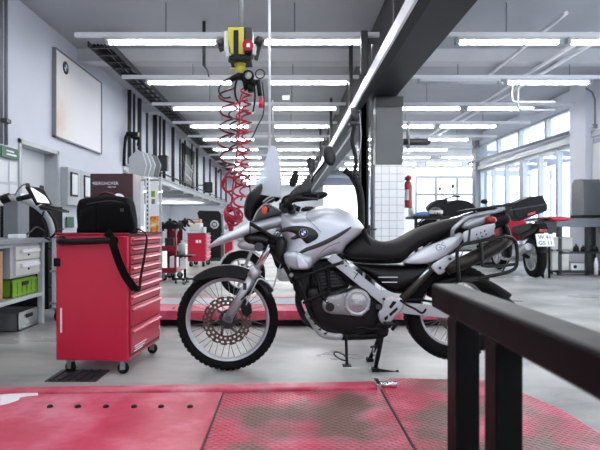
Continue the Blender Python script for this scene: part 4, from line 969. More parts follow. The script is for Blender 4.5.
ob('padded_top', MB().puff([(541,220),(543,217),(556,216.5),(566,217.5),(567,220),(555,221.5)], 9.95, .2, rim=.6, grid=1.5), M['red'], t)
ob('trolley_body', MB().box(P(543,233,9.85),P(557,221,9.85)+Vector((0,.35,0)),.01), M['dgrey'], t)
for px in (544,550):
    for y in (9.88,10.15): ob('leg', MB().cyl((P(px,0,9.85).x,y,0),(P(px,0,9.85).x,y,.82),.02,seg=8), M['black'], t)
def bin_(name, px0, py0, px1, py1, D, dep, m, label, hole=False):
    a = P(px0,py0,D); b = P(px1,py1,D)
    t = thing(name, label, 'container', ((a.x+b.x)/2,D+dep/2,b.z))
    ob('container_body', MB().box((a.x,D,b.z),(b.x,D+dep,a.z),.012), M[m], t)
    ob('container_lid', MB().box((a.x-.01,D-.01,a.z-.03),(b.x+.01,D+dep+.01,a.z),.006), M[m], t)
    return t, a, b
bin_('container', 551, 237, 573, 249.4, D_+.06, .3, 'offwhite', 'cream container on the upper shelf under the right workbench')
bin_('container', 552, 251.5, 569, 270.3, D_+.06, .3, 'offwhite', 'tall cream bin on the low shelf beneath the upper cream container')
t, a, b = bin_('container', 571, 263, 586.5, 270.5, D_+.13, .25, 'white', 'white box with dark round opening low under the right workbench')
ob('opening', MB().cyl((a.x+.08,D_+.125,(a.z+b.z)/2),(a.x+.08,D_+.14,(a.z+b.z)/2),.035), M['black'], t)
tag(ob('spray_can', MB().lathe([(0,0),(.035,0),(.035,.24),(.02,.28),(.02,.32),(0,.32)], P(596,275,D_-.15), 'Z', 16), M['white']), 'white canister standing on the floor before the right workbench', 'canister')
for i,(px,py,r) in enumerate(((576,240,.06),(583,236,.05),(590,241,.07),(596,237,.05))):
    c = Vector((P(px,0,D_+.3).x,D_+.3,.45))
    t = thing('machine_part', ['first','second','third','fourth'][i]+' dark part from the left on the shelf under the right workbench', 'machine part', c)
    ob('part_body', MB().lathe([(0,0),(r,0),(r*.8,r*1.5),(r*.3,r*2),(0,r*2)], c, 'Z', 16), M['dgrey'], t)
    ob('part_knob', MB().ball(c+Vector((0,0,r*2.2)), r*.35), M['grey'], t)
struct('trim_4', MB().box((XR-.02,9.35,2.0),(XR+.0,11.4,2.7)), M['lgrey'])
tb = thing('pegboard', 'pale panel with a row of thin hanging tools above the right workbench', 'panel', (XR-.03,10,1.7))
ob('panel_board', MB().box((XR-.05,9.4,1.3),(XR-.001,10.88,2.6),.004), M['white'], tb)
for i in range(6): ob('hanging_tool', MB().cyl((XR-.07,9.55+.22*i,1.55),(XR-.07,9.55+.22*i,1.85),.009,seg=6), M['lgrey'], tb)

# ---------------------------------------------------------------- simple parked motorcycles in the background
def moto(loc, rz, label, paint, case=False, scale=1.0, screen=False, plate=False, tail=None):
    """touring motorcycle built nose to +X at the origin and then turned; wheels on the ground"""
    t = thing('motorcycle', label, 'motorcycle', (0,0,0))
    R = .32
    for x,w_ in ((0,.14),(1.5,.11)):
        wl_ = ob('wheel', MB().lathe([(R*.66,-w_*.4),(R*.8,-w_*.5),(R*.95,-w_*.42),(R,0),(R*.95,w_*.42),(R*.8,w_*.5),(R*.66,w_*.4)], (x,0,R), 'Y', 32), M['rubber'], t)
        ob('rim', MB().lathe([(R*.66,-w_*.42),(R*.66,w_*.42),(R*.6,w_*.3),(R*.6,-w_*.3),(R*.66,-w_*.42)], (x,0,R), 'Y', 32), M['alu'], wl_)
        sp = MB()
        for k in range(5): a = k*2*PI/5; sp.tube([(x,0,R),(x+R*.62*math.cos(a),0,R+R*.62*math.sin(a))], .016, 6)
        ob('hub', sp.cyl((x,-.06,R),(x,.06,R),.045), M['alu'], wl_)
        ob('brake_disc', MB().lathe([(.07,-.07),(.13,-.07),(.13,-.065),(.07,-.065),(.07,-.07)], (x,0,R), 'Y', 24), M['disc'], wl_)
    for s in (-1,1):
        ob('fork', MB().cyl((1.5,s*.09,R),(1.22,s*.09,.98),.024), M['alu'], t)
        ob('swingarm', MB().tube([(0,s*.1,R),(.5,s*.08,.40)], .03, 8), M['black'], t)
    ob('engine', MB().box((.52,-.2,.22),(1.02,.2,.5),.06).cyl((.6,-.26,.36),(.6,.26,.36),.10), M['alu'], t)
    ob('cylinder_head', MB().cyl((.9,-.34,.42),(.9,.34,.42),.085,seg=14), M['alu'], t)
    def body(pts, hw, m, name, bev=.03):
        mb = MB(); o = cr([(p[0],0,p[1]) for p in pts], 3, True)
        mb.prism([q+Vector((0,-hw,0)) for q in o], (0,2*hw,0), bev); return ob(name, mb, m, t)
    body([(.55,.62),(.7,.92),(1.0,1.0),(1.25,.92),(1.35,.75),(1.2,.62),(.9,.55)], .16, paint, 'tank')
    body([(1.2,1.0),(1.45,.98),(1.6,.84),(1.5,.74),(1.3,.76)], .12, paint, 'front_fairing')
    body([(-.15,.86),(.1,.84),(.55,.80),(.65,.74),(.5,.66),(.1,.72),(-.2,.80)], .12, M['seat'], 'seat')
    body([(-.3,.80),(-.1,.84),(.3,.72),(.4,.60),(.1,.64),(-.25,.74)], .09, tail or paint, 'tail')
    ob('front_mudguard', MB().lathe([(R*1.04,-.06),(R*1.1,-.03),(R*1.1,.03),(R*1.04,.06)], (1.5,0,R), 'Y', 16, a0=.5, a1=2.5), paint, t)
    ob('rear_mudguard', MB().lathe([(R*1.05,-.07),(R*1.1,-.04),(R*1.1,.04),(R*1.05,.07)], (0,0,R), 'Y', 16, a0=1.0, a1=2.9), M['black'], t)
    ob('handlebar', MB().tube(cr([(1.05,-.38,1.04),(1.12,-.22,1.06),(1.2,0,1.02),(1.12,.22,1.06),(1.05,.38,1.04)],4), .016, 8), M['black'], t)
    for s in (-1,1):
        ob('mirror', MB().cyl((1.14,s*.27,1.06),(1.2,s*.36,1.22),.008,seg=6).ball((1.2,s*.37,1.25),.02,.07,.045), M['black'], t)
    ob('exhaust', MB().tube(cr([(.9,.2,.3),(.5,.22,.28),(.2,.2,.36),(-.25,.2,.5)],5), [.025]*6+[.03]*4+[.055]*6, 12), M['steel'], t)
    ob('tail_lamp', MB().box((-.30,-.06,.72),(-.26,.06,.79),.01), M['rlens'], t)
    ob('stand', MB().cyl((.6,.15,.25),(.55,.32,.01),.012), M['black'], t)
    ob('rear_rack', MB().tube([(.1,.1,.90),(-.35,.1,.93),(-.35,-.1,.93),(.1,-.1,.90)], .012, 6), M['black'], t)
    if screen: body([(1.32,1.0),(1.18,1.32),(1.2,1.34),(1.44,1.0)], .16, M['screen'], 'windscreen', .004)
    if plate:
        p = ob('licence_plate', MB().obox((-.36,0,.60),.012,.26,.2,(0,.35,0),.004), M['paper'], t)
        from mathutils import Euler
        for i,(tx,dz) in enumerate((('W 41',.045),('GS 11',-.045))):
            Mx = Matrix.Translation((-.372+(-.016 if False else 0),0,.60)) @ Euler((0,.35,0)).to_matrix().to_4x4() @ Matrix.Translation((0,0,dz)) @ Matrix.Rotation(-PI/2,4,'Z') @ Matrix.Rotation(PI/2,4,'X')
            ob('plate_lettering', MB().text(tx, .085, Mx), M['black'], p)
    t.rotation_euler = (0,0,rz); t.location = loc; t.scale = (scale,)*3
    return t
rb = moto((4.56,9.95,0), PI/2-.02, 'red parked motorcycle seen from behind with black top case and licence plate', M['red'], scale=1.17, plate=True, tail=M['black'])
# top case (removable luggage, rests on the rack)
tc_ = thing('top_case', 'black top case with red reflector on the red parked motorcycle', 'top case', (4.66,9.95,.99))
ob('case_shell', MB().slab([(514,215),(512,204),(531,196.5),(543,195.5),(548,205),(547.5,211),(520,221)], 9.6, .34, .02), M['black'], tc_)
ob('case_band', MB().slab([(510,209.5),(546,203.5),(546,204.8),(510,211)], 9.54, .01, .001), M['dgrey'], tc_)
ob('reflector', MB().slab([(528,213.5),(535.5,211.5),(535.5,214),(528,216)], 9.535, .02, .003), M['red'], tc_)
t = thing('lift_table', 'low dark lift table under the black motorcycle before the far window', 'lift', (4.3,13.2,0))
ob('table_top', MB().box((3.2,12.8,.34),(5.6,13.6,.38),.004), M['dgrey'], t)
ob('table_base', MB().box((3.5,12.9,0),(5.3,13.5,.06)), M['black'], t)
for x in (3.8,5.0): ob('scissor_arm', MB().cyl((x-.25,13.0,.06),(x+.25,13.0,.34),.03,seg=8).cyl((x-.25,13.4,.06),(x+.25,13.4,.34),.03,seg=8), M['grey'], t)
moto((5.3,13.2,.38), PI+.06, 'dark motorcycle on a low lift table before the far window', M['black'], scale=1.2)
moto((5.55,14.9,0), PI*.62, 'black motorcycle parked right of the far window by the grey pillar', M['gloss'], scale=1.25, screen=True)
moto((6.0,16.6,0), PI*.6, 'dark red motorcycle parked farthest right before the glazed wall', M['dred'], scale=1.3)
t = thing('helmet', 'dark helmet with pale visor resting beyond the motorcycle seat', 'helmet', P(434,215,9.5))
ob('helmet_shell', MB().ball(P(435.5,213,9.5),.12,.13,.10), M['dgrey'], t)
ob('visor', MB().lathe([(.125,-.015),(.128,.02),(.124,.045)], P(435.5,213,9.5), 'Z', 16, a0=PI*1.1, a1=PI*1.9), M['offwhite'], t)
t = thing('parts_table', 'low dark table with helmet and cloths beyond the motorcycle seat', 'table', P(430,218,9.5))
ob('table_top', MB().box(P(413,219,9.3),P(450,216,9.3)+Vector((0,.6,0)),.01), M['black'], t)
for x in (415,447): ob('leg', MB().box((P(x,0,9.4).x,9.4,0),(P(x,0,9.4).x+.05,9.45,1.09)), M['black'], t)
tag(ob('folded_cloth', MB().puff([(414,216.5),(417,212.5),(424,211),(430,213),(430,216.5)], 9.6, .1, rim=.4, grid=1.2), mat('blue_cloth',(120,150,205),.8)), 'pale blue folded cloth lying left of the helmet', 'cloth')
t = thing('cleaning_bottle', 'small pale bottle standing between the column and the far windows', 'bottle', P(412,216,9.5))
ob('bottle_body', MB().lathe([(0,0),(.05,0),(.05,.12),(.02,.17),(.02,.22),(0,.22)], P(411,216,9.5), 'Z', 16), M['lgrey'], t)
ob('bottle_cap', MB().cyl(P(411,205,9.5),P(411,202,9.5),.022), M['blue'], t)
t = thing('storage_crate', 'dark blue crate stack standing left of the tiled column base', 'crate', P(360,240,9.0))
ob('crate_body', MB().box(Vector((P(356,0,9.0).x,9.0,0)),P(374,226,9.0)+Vector((0,.4,0)),.015), mat('navy_plastic',(44,48,84),.5), t)
ob('crate_rim', MB().box(P(355.5,228,8.98),P(374.5,225,8.98)+Vector((0,.44,0)),.008), M['dgrey'], t)

# white motorcycle parked behind the main one, on the raised lift
t2 = moto((.86,7.4,0), PI+.04, 'white motorcycle standing beyond the raised red lift behind the main one', M['wpaint'], scale=.98)
# ================================================================ the main motorcycle, side on, nose to the left
BD = 3.62
K = BD/F
bike = thing('motorcycle', 'large silver adventure motorcycle on its centre stand in the middle of the workshop', 'motorcycle', (P(345,0,BD).x,BD,0))
def B(x, y, dy=0.0):
    """point on the bike: photo pixel at the bike's middle plane, pushed dy metres across it (negative = near side)"""
    p = P(x, y, BD+dy); return p
def bp(name, pxs, hw, m, dy=0.0, parent=None, label=None, **kw):
    return ob(name, MB().puff(pxs, BD+dy, hw, **kw), m, parent or bike, label)
def bt(name, pts, r, m, dy=0.0, parent=None, n=6, seg=8, smooth=True, label=None):
    q = [B(p[0],p[1],(p[2] if len(p) > 2 else dy)) for p in pts]
    return ob(name, MB().tube(cr(q,n) if smooth else q, r, seg), m, parent or bike, label)

def wheel(cx, cy, R, rr, wd, nsp, name_lab, disc_r, rear=False):
    c = B(cx, cy)
    h = wd/2
    w = ob('wheel', MB().lathe([(rr*.985,-h*.52),(rr*1.03,-h*.62),(rr*1.04,-h*.5),(rr*.975,-h*.45),(rr*.94,-h*.3),(rr*.925,0),(rr*.94,h*.3),(rr*.975,h*.45),(rr*1.04,h*.5),(rr*1.03,h*.62),(rr*.985,h*.52),(rr*.955,h*.45),(rr*.935,h*.35),(rr*.915,0),(rr*.935,-h*.35),(rr*.955,-h*.45),(rr*.985,-h*.52)], c, 'Y', 72), M['alu2'], bike)
    # tyre with shallow tread blocks
    mb = MB().lathe([(rr*1.0,-h*.55),(rr*1.06,-h*.85),(rr+(R-rr)*.5,-h),(rr+(R-rr)*.82,-h*.86),(R*.985,-h*.45),(R*.99,0),(R*.985,h*.45),(rr+(R-rr)*.82,h*.86),(rr+(R-rr)*.5,h),(rr*1.06,h*.85),(rr*1.0,h*.55)], c, 'Y', 90)
    for k in range(56):
        a = 2*PI*k/56
        for s in (-1,1):
            aa = a+(PI/56 if s > 0 else 0)
            q = c+Vector((math.cos(aa)*R*.982, s*h*.42, math.sin(aa)*R*.982))
            mb.obox(q, R*.012, h*.78, R*.07, (0,-aa,0))
    ob('tyre', mb, M['rubber'], w)
    ob('hub', MB().cyl(c+Vector((0,-.055,0)), c+Vector((0,.055,0)), .038, seg=24).cyl(c+Vector((0,-.05,0)), c+Vector((0,-.042,0)), .058, seg=24).cyl(c+Vector((0,.042,0)), c+Vector((0,.05,0)), .058, seg=24), M['dgrey'], w)
    for k in range(nsp):
        a = 2*PI*k/nsp; s = 1 if k % 2 else -1; a2 = a+(.42 if (k//2) % 2 else -.42)
        p = c+Vector((math.cos(a2)*.054, s*.045, math.sin(a2)*.054)); q = c+Vector((math.cos(a)*rr*.935, s*h*.12, math.sin(a)*rr*.935))
        ob('spoke', MB().cyl(p, q, .002, seg=6), M['grey'], w)
    # disc with holes: ring of drilled segments
    if disc_r:
        dm = MB(); y0_ = -.075
        for k in range(48):
            a0 = 2*PI*k/48; a1 = a0+2*PI/48
            for r0,r1,solid in ((disc_r*.62,disc_r*.70,True),(disc_r*.70,disc_r*.78,k % 2 == 0),(disc_r*.78,disc_r*.86,True),(disc_r*.86,disc_r*.94,k % 2 == 1),(disc_r*.94,disc_r*(1.0+(.02 if k % 3 else -.02)),True)):
                if solid:
                    pts = [c+Vector((r*math.cos(a), y0_, r*math.sin(a))) for r,a in ((r0,a0),(r1,a0),(r1,a1),(r0,a1))]
                    dm.prism(pts, (0,.005,0))
        for k in range(6):
            a = k*PI/3+.2
            dm.tube([c+Vector((.045*math.cos(a-.3), y0_+.006, .045*math.sin(a-.3))), c+Vector((disc_r*.66*math.cos(a), y0_+.002, disc_r*.66*math.sin(a)))], .009, 6)
        ob('brake_disc', dm, M['disc'], w)
    return w
M['alu2'] = mat('rim_aluminium', (178,180,185), 0.34, metal=0.55)
wheel(228, 318.8, .340, .278, .095, 36, '', .158)
wheel(452, 311, .322, .225, .145, 32, '', .12)

# --- front end
rake = [(228,319),(272,244)]
for s,lab in ((-1,'near'),(1,'far')):
    dy = s*.095
    ob('fork_slider', MB().cyl(B(227,320,dy),B(254.5,273.5,dy),.030,seg=18).cyl(B(252,277.5,dy),B(257,269,dy),.037,seg=18).cyl(B(227,321,dy*.9),B(229,315,dy*.9),.034,seg=18), M['alu2'] , bike)
    ob('fork_tube', MB().cyl(B(255,272,dy),B(281,228,dy),.0215,seg=16), M['chrome'], bike)
    ob('fork_clamp', MB().cyl(B(271,245,dy),B(276,236.5,dy),.034,seg=14), M['black'], bike)
    ob('reflector', MB().box(B(243,290,dy-.034),B(246.5,283,dy-.030)), M['dgrey'], bike) if s < 0 else None
ob('axle_nut', MB().cyl(B(228,319,-.135),B(228,319,-.115),.022,seg=6).cyl(B(228,319,-.125),B(228,319,.13),.012,seg=10), M['dgrey'], bike)
ob('brake_caliper', MB().slab([(240,302),(245,299),(251,305),(252,313),(247,317),(242,314),(241,308)], BD-.10, .05, .003), M['black'], bike)
ob('brake_line', MB().tube(cr([B(246,305,-.12),B(252,291,-.13),B(259,279,-.12),B(268,283,-.10),B(273,287,-.1),B(277,275,-.08),B(281,264,-.06),B(284,258,-.04)],6), .005, 6), M['lgrey'], bike)
ob('brake_line', MB().tube(cr([B(241,300,-.13),B(247,294,-.13),B(255,284,-.11),B(259,276,-.1)],6), .005, 6), M['black'], bike)
c = B(228,318.8)
# low mudguard hugging the tyre
fm = MB(); r0 = 52.4*K
fm.lathe([(r0-.03,-.075),(r0-.004,-.066),(r0+.010,-.035),(r0+.014,0),(r0+.010,.035),(r0-.004,.066),(r0-.03,.075),(r0-.006,.05),(r0,0),(r0-.006,-.05),(r0-.03,-.075)], c, 'Y', 30, a0=math.radians(32), a1=math.radians(130))
ob('low_mudguard', fm, M['gloss'], bike)
arc = []
for k in range(21):
    a = math.radians(130-k*98/20); arc.append((228+53.8*math.cos(a), 318.8-53.8*math.sin(a)))
for k in range(21):
    f = 1-k/20; a = math.radians(130-f*98); d = 3+9*math.sin(PI*min(1,max(0,(f*1.15))))**.6; arc.append((228+(53.8-d)*math.cos(a), 318.8-(53.8-d)*math.sin(a)))
for s in (-1,1): ob('mudguard_side', MB().slab(arc, BD+s*.078-.006, .012, .003), M['gloss'], bike)
ob('lower_yoke', MB().box(B(269,249,-.13),B(277,243,.13),.012), M['black'], bike)
ob('upper_yoke', MB().box(B(280,229,-.13),B(289,225,.13),.01), M['dgrey'], bike)
# horn, lamp shell and black understructure below the beak
bp('headlamp_shell', [(245,235),(256,231.5),(266,233),(277,240),(284,250),(285,258),(281,263),(276,259),(268,248),(255,246),(246,243)], .10, M['gloss'], rim=.5)
bp('fairing_inner', [(250,236),(262,231),(274,236),(286,246),(287,259),(282,268),(276,266),(270,252),(258,250),(246,247)], .06, M['black'], dy=.06, rim=.7)
bp('headlamp', [(238,244),(245,238.5),(256,239),(262,245),(259,250),(247,250),(240,248)], .08, M['lgrey'], dy=0, rim=.4, grid=1.5, label='clear headlamp lens')
ob('horn', MB().cyl(B(259,247,-.12),B(259,247,-.09),.03,seg=18).cyl(B(259,247,-.125),B(259,247,-.12),.012,seg=12), M['dgrey'], bike)
bt('fairing_arch', [(250,223.5),(258,228),(268,234),(277,240),(283,248),(285,257),(282,264)], .012, M['black'], dy=-.145)
bt('cable', [(249,170,-.12),(250,190,-.13),(251.5,210,-.15),(250,224,-.17),(250.5,238,-.16)], .0035, M['black'], seg=6)
# beak: long silver peak
bp('beak', [(208.3,247.6),(214,241.5),(221.5,236),(234,230.5),(246,224.5),(250,222),(262,219),(274,216),(288,213.5),(300,213.5),(312,216),(312,223),(300,225),(288,225.5),(276,228),(263,231.5),(250,235),(238,239.5),(224,243.5),(214,246.8)], .125, M['wpaint'], rim=.22, grid=2.0, n=3)
# side fairing + tank as one broad shell
tank = bp('tank', [(281,214),(292,212.5),(304,211.5),(313,208.5),(322,206.6),(334,207.2),(343,210.5),(350,214),(357,220),(363,228.5),(358,235),(350,241),(344,247),(340.5,252.5),(331,253.8),(321,257.5),(314,263),(311,267.5),(303,268.8),(293,268),(286,263.5),(282.8,257),(284,250),(286,243),(283,236),(280,229)], .185, M['wpaint'], rim=.42, grid=2.0, n=3, r=16)
# upper highlight deck behind the cap, black inlay and crease lie on the near skin of the shell
def skin(pxs, depth0, m, name, lab=None, th=.004, bev=.0015, grid=1.6, smooth=True, parent=None):
    """thin trim moulding standing on the near side of the shell: conforms to the puffed tank surface"""
    return bp(name, pxs, th, m, dy=-depth0, parent=parent or bike, label=lab, rim=.8, grid=grid, smooth=smooth)
bp('fairing_inlay', [(276,230.5),(286,227.5),(296,225.8),(306,226.3),(314,229.3),(318,234),(317,238.5),(312,241.5),(307,243.6),(303,240.5),(300,238),(293,239.7),(290.5,238),(296,234.5),(288,231.5),(281,232.5)], .02, M['gloss'], dy=-.178, rim=.7, grid=1.6, n=3, label='gloss black inlay')
rd = B(303.5,233,-.205)
roundel(rd, .028, 'Y', bike)
bp('tank_crease', [(299,252.5),(305,248),(318,243),(334,235.5),(346,229),(351.5,226.5),(348,231),(337,238.5),(322,246),(308,251),(302,253.5)], .012, M['dgrey'], dy=-.180, rim=.5, grid=1.5, label='dark recessed crease')
bp('fairing_scoop', [(281,236),(285,239),(287,244),(286,250),(283.5,256),(280,259),(276,255),(276,242)], .05, M['gloss'], dy=-.13, rim=.6, grid=1.5)
bp('radiator_cowl', [(284,254),(292,251),(302,252),(311,256),(313,262),(310.5,268),(303,269.5),(293,268.6),(286,264)], .03, M['silver'], dy=-.165, rim=.5, grid=1.6, label='silver lower cowl')
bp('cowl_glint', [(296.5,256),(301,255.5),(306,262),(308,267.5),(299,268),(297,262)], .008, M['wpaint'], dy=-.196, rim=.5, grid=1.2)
bt('seam', [(311,209.5,-.10),(306,216,-.175),(314,225,-.195),(321,232,-.19)], .0015, M['dgrey'], seg=5)
bt('seam', [(320,253,-.185),(328,247,-.19),(340,242,-.175)], .0015, M['dgrey'], seg=5)
ob('filler_cap', MB().cyl(B(309,211,0),B(309,207.6,0),.05,r2=.045,seg=24).cyl(B(309,207.6,0),B(309,206.6,0),.03,seg=20), M['black'], bike)
bp('filler_hinge', [(301,209.5),(304,207.5),(315,208),(317,210),(312,211.5),(303,211.5)], .04, M['black'], dy=-.05, rim=.6, grid=1.2)
# small screen-side fairing, indicator, dash and windscreen
M['greypaint'] = mat('dark_silver_paint', (96,98,104), .3, metal=.3, coat=.6)
bp('nose_fairing', [(252.5,221.5),(256,212),(262,205),(268,203.3),(275,206.5),(284,212.5),(278,215.5),(266,218),(257,221)], .13, M['greypaint'], rim=.45, grid=1.6, n=3)
bt('fairing_edge', [(253,221,-.125),(257,212,-.125),(263,205.5,-.125),(269,204.5,-.125),(277,208.5,-.12),(284,213,-.11)], .004, M['lgrey'], seg=6)
bp('indicator_lamp', [(261.5,209),(263.5,206.8),(266.5,207.2),(267,211),(265,214.5),(262.5,213)], .022, M['orange'], dy=-.145, rim=.5, grid=1.0, label='orange indicator lens')
ob('indicator_stem', MB().box(B(264,212,-.13),B(270,208,-.10),.006), M['black'], bike)
bp('dash_hood', [(244.5,214),(245,204),(248,195.5),(255,188),(262.5,182.8),(269,190),(275.5,197.5),(272,203),(264,203.5),(257,210),(251.5,221),(247,219)], .11, M['gloss'], rim=.5, grid=1.8, n=2)
bp('dash_side', [(262,183.5),(268,181),(273,185),(279,191),(281,197),(276,202),(271,196)], .07, M['black'], dy=.03, rim=.6, grid=1.5, n=2)
ob('instrument', MB().cyl(B(272,201,-.04),B(268,196,-.04),.045,seg=20), M['dgrey'], bike)
bt('instrument_rim', [(263,202,-.11),(268,198,-.12),(274,195.5,-.11)], .006, M['lgrey'], seg=6)
bt('instrument_rim', [(264,204,-.11),(269,200.5,-.12),(274,198,-.11)], .004, M['lgrey'], seg=6)
# tall curved windscreen: narrow at the top, wrapping back at the sides
sc = MB(); rows = []
prof = [(251,193.5,281,199),(255,184,280,192),(260,172.5,279.8,181),(264.5,161,280,170),(268.5,151,279,158),(271,145.5,275.5,148.5)]
for i,(ax,ay,bx,by) in enumerate(prof):
    row = []
    for j in range(-8,9):
        u = j/8; w_ = .19-.024*i; f = u*u
        x = ax+(bx-ax)*f; y = ay+(by-ay)*f
        q = B(x,y); row.append(Vector((q.x, BD+u*w_, q.z)))
    rows.append(row)
for th in (0,.004):
    V = [[sc.bm.verts.new(v+Vector((th,0,0))) for v in row] for row in rows]
    for i in range(len(V)-1):
        for j in range(16):
            f = sc._f([V[i][j],V[i][j+1],V[i+1][j+1],V[i+1][j]]); f.smooth = True
ob('windscreen', sc, M['screen'], bike, 'tall hazy clear windscreen')
# handlebar, controls, hand guards, mirrors
bt('handlebar', [(283,206,-.10),(284,199,-.16),(292,196,-.24),(303,195,-.33),(318,195.5,-.42)], .013, M['black'])
bt('handlebar', [(283,206,.10),(284,199,.16),(289,196,.24),(296,195,.33),(306,195,.40)], .013, M['black'])
ob('bar_clamp', MB().box(B(279,214,-.08),B(289,203,.08),.012), M['dgrey'], bike)
ob('switch_box', MB().box(B(283,208,-.22),B(292,201,-.14),.012).cyl(B(291,210,-.2),B(291,205,-.2),.02,seg=14), M['black'], bike)
ob('control_cluster', MB().ball(B(285,208,-.17),.03,.03,.035).ball(B(292,210.5,-.14),.025).cyl(B(289,212,-.1),B(296,205,-.1),.016,seg=10), M['dgrey'], bike)
bt('clutch_lever', [(286,199.5,-.24),(295,197.5,-.33),(308,198.5,-.40),(318,199.5,-.43)], .007, M['dgrey'], seg=7)
# grip seen end on over the tank: long dark guard
bp('hand_guard', [(285,206),(288,199.5),(294,195),(304,193.8),(316,192.3),(325,192),(327.8,195),(324,198),(314,200),(303,201.2),(293,202.8),(288,206.5)], .045, M['black'], dy=-.30, rim=.6, grid=1.5, n=3)
bp('guard_shield', [(288,198),(291,192),(296,187.5),(302,183),(306,177.5),(309.5,176),(311,181),(312,188),(309,193),(301,195),(292,198)], .02, M['dgrey'], dy=-.32, rim=.6, grid=1.5, n=3, label='dark grey wind deflector')
bp('guard_shield', [(289,184),(291,177),(294,171),(297,171.5),(299,177),(297,183),(293,187)], .02, M['black'], dy=.34, rim=.6, grid=1.2, n=3)
bt('mirror_stem', [(310,194,-.27),(311.5,184,-.29),(314,176,-.31),(320,168.5,-.33),(326,161,-.34)], .006, M['black'], seg=7)
bp('mirror', [(323.5,152),(326,147.5),(330.5,146.5),(334.5,151),(336,158),(334,164.5),(330,166),(326,163),(323.5,158)], .02, M['gloss'], dy=-.34, rim=.5, grid=1.5, n=3)
bt('mirror_stem', [(304,194,.27),(310,183,.30),(313,176,.32)], .006, M['black'], seg=7)
ob('mirror', MB().tube([B(311+3.0*math.cos(a)+1.2*math.sin(a), 165+7.5*math.sin(a), .34) for a in [i*PI/10 for i in range(20)]], .006, 6, True).puff([(308.5,160),(311,158),(313.5,164),(313.5,171),(311,172),(309,167)], BD+.345, .006, rim=.7, grid=1.2), M['dgrey'], bike)
# steering-head clutter
ob('ignition_lock', MB().cyl(B(296,211,-.03),B(298,206,-.03),.022,seg=14).ball(B(288,210,-.06),.03), M['black'], bike)

# --- seat and tail
seat = bp('seat', [(363,231),(367,234.5),(373,239),(380,241.2),(388,241.6),(396,239.5),(404,235.5),(415,229.5),(428,224.5),(441,221),(452,218.5),(462,216.3),(464,219),(459,226),(450,231),(438,237),(424,243.5),(411,251),(402,260),(394,262.8),(374,263),(356,262),(347,259),(342.5,252),(349,243),(357,236.5)], .155, M['seat'], rim=.45, grid=2.0, n=3, r=12)
bt('seat_welt', [(344,254,-.14),(352,258,-.155),(372,259,-.158),(396,258,-.155),(410,249,-.14)], .003, M['black'], seg=5)
ob('seat_latch', MB().puff([(362,231),(365,228),(368,236),(371,245),(368.5,246),(364.5,239)], BD-.135, .02, rim=.6, grid=1.3, n=3), M['black'], bike)
bp('tail_panel', [(402.5,262.3),(410,256.5),(420,250),(431,244.8),(443,240),(452,236),(459.5,232.5),(462.5,237),(458,245),(449,253),(438,259.5),(427,263.2),(414,264)], .035, M['wpaint'], dy=-.135, rim=.4, grid=1.6, n=3, label='white silver side panel')
bp('tail_panel', [(402.5,262.3),(420,250),(443,240),(459.5,232.5),(462.5,237),(449,253),(427,263.2),(414,264)], .035, M['wpaint'], dy=.135, rim=.4, grid=2, n=3)
a_ = math.atan2(9, 22)
Mx = Matrix.Translation(B(440.5,247,-.173)) @ Matrix.Rotation(-a_*0.95,4,'Y') @ Matrix.Rotation(PI/2,4,'X')
ob('lettering', MB().text('GS', .058, Mx, .0008), M['grey'], bike)
bp('tail_core', [(404,264),(430,262),(452,252),(470,240),(500,226),(507,222),(505,214),(490,213),(470,218),(452,224),(430,244)], .07, M['black'], rim=.7, n=2)
# under-seat black panel
bp('side_cover', [(343,256),(352,262.5),(374,264.5),(398,265),(430,264.5),(427,271),(420,279),(411,286),(401,291.5),(390,291),(381,286),(370,277),(356,266)], .14, M['sidecover'] if 'sidecover' in M else M['black'], rim=.6, grid=2, n=3)
for xa,xb,y in ((378.5,397.5,277.2),(382,397,282.2)):
    ob('panel_stripe', MB().box(B(xa,y+.45,-.148),B(xb,y-.45,-.140),.001), M['white'], bike, 'thin white stripe')
bp('sprocket_sliver', [(417,284.5),(418.5,279),(423,273),(428.5,269),(427.5,274),(423,280.5)], .006, M['wpaint'], dy=-.165, rim=.7, grid=1.2, n=3)

# --- frame, engine
def beam(name, a, b, wpx, hw, m, dy):
    a = Vector(a); b = Vector(b); d = (b-a).normalized(); n_ = Vector((-d.y,d.x))*wpx/2
    pts = [a+n_, b+n_, b-n_, a-n_]
    return ob(name, MB().slab([(p.x,p.y) for p in pts], BD+dy-hw, 2*hw, .004), m, bike)
beam('frame_beam', (331,256.5), (385,301), 9.5, .016, M['alu2'], -.15)
beam('frame_beam', (331,256.5), (385,301), 9.5, .016, M['alu2'], .15)
bt('frame_groove', [(354,271.8,-.1675),(358,275.3,-.1675)], .002, M['dgrey'], seg=5, smooth=False)
ob('frame_groove', MB().slab([(353.5,278.5),(357.5,272.5),(358.3,273.1),(354.3,279.1)], BD-.1675, .003, .0005), M['dgrey'], bike)
for x,y,r in ((342,262.5,.014),(378.5,307,.017),(384,299,.010),(346,266,.006)):
    ob('frame_bolt', MB().cyl(B(x,y,-.18),B(x,y,-.15),r,seg=14).cyl(B(x,y,-.186),B(x,y,-.18),r*.55,seg=6), M['dgrey'], bike)
ob('engine_block', MB().puff([(306,288),(318,284),(330,288),(344,284),(362,286),(376,296),(381,312),(378,325),(366,330),(345,331),(325,328),(312,318),(306,303)], BD, .14, rim=.75, grid=2.5, n=2), M['engine'] if 'engine' in M else M['black'], bike)
ob('cylinder', MB().puff([(310,272),(322,266),(334,268),(346,281),(344,290),(330,292),(318,290),(309,284)], BD, .10, rim=.8, grid=2.5, n=2), M['engine'], bike)
for k in range(5):
    ob('cooling_fin', MB().slab([(311+k*1.5,275+k*3.2),(333+k*2.2,271+k*3.4),(334+k*2.2,272.3+k*3.4),(312+k*1.5,276.4+k*3.2)], BD-.115, .23, .001), M['dgrey'], bike)
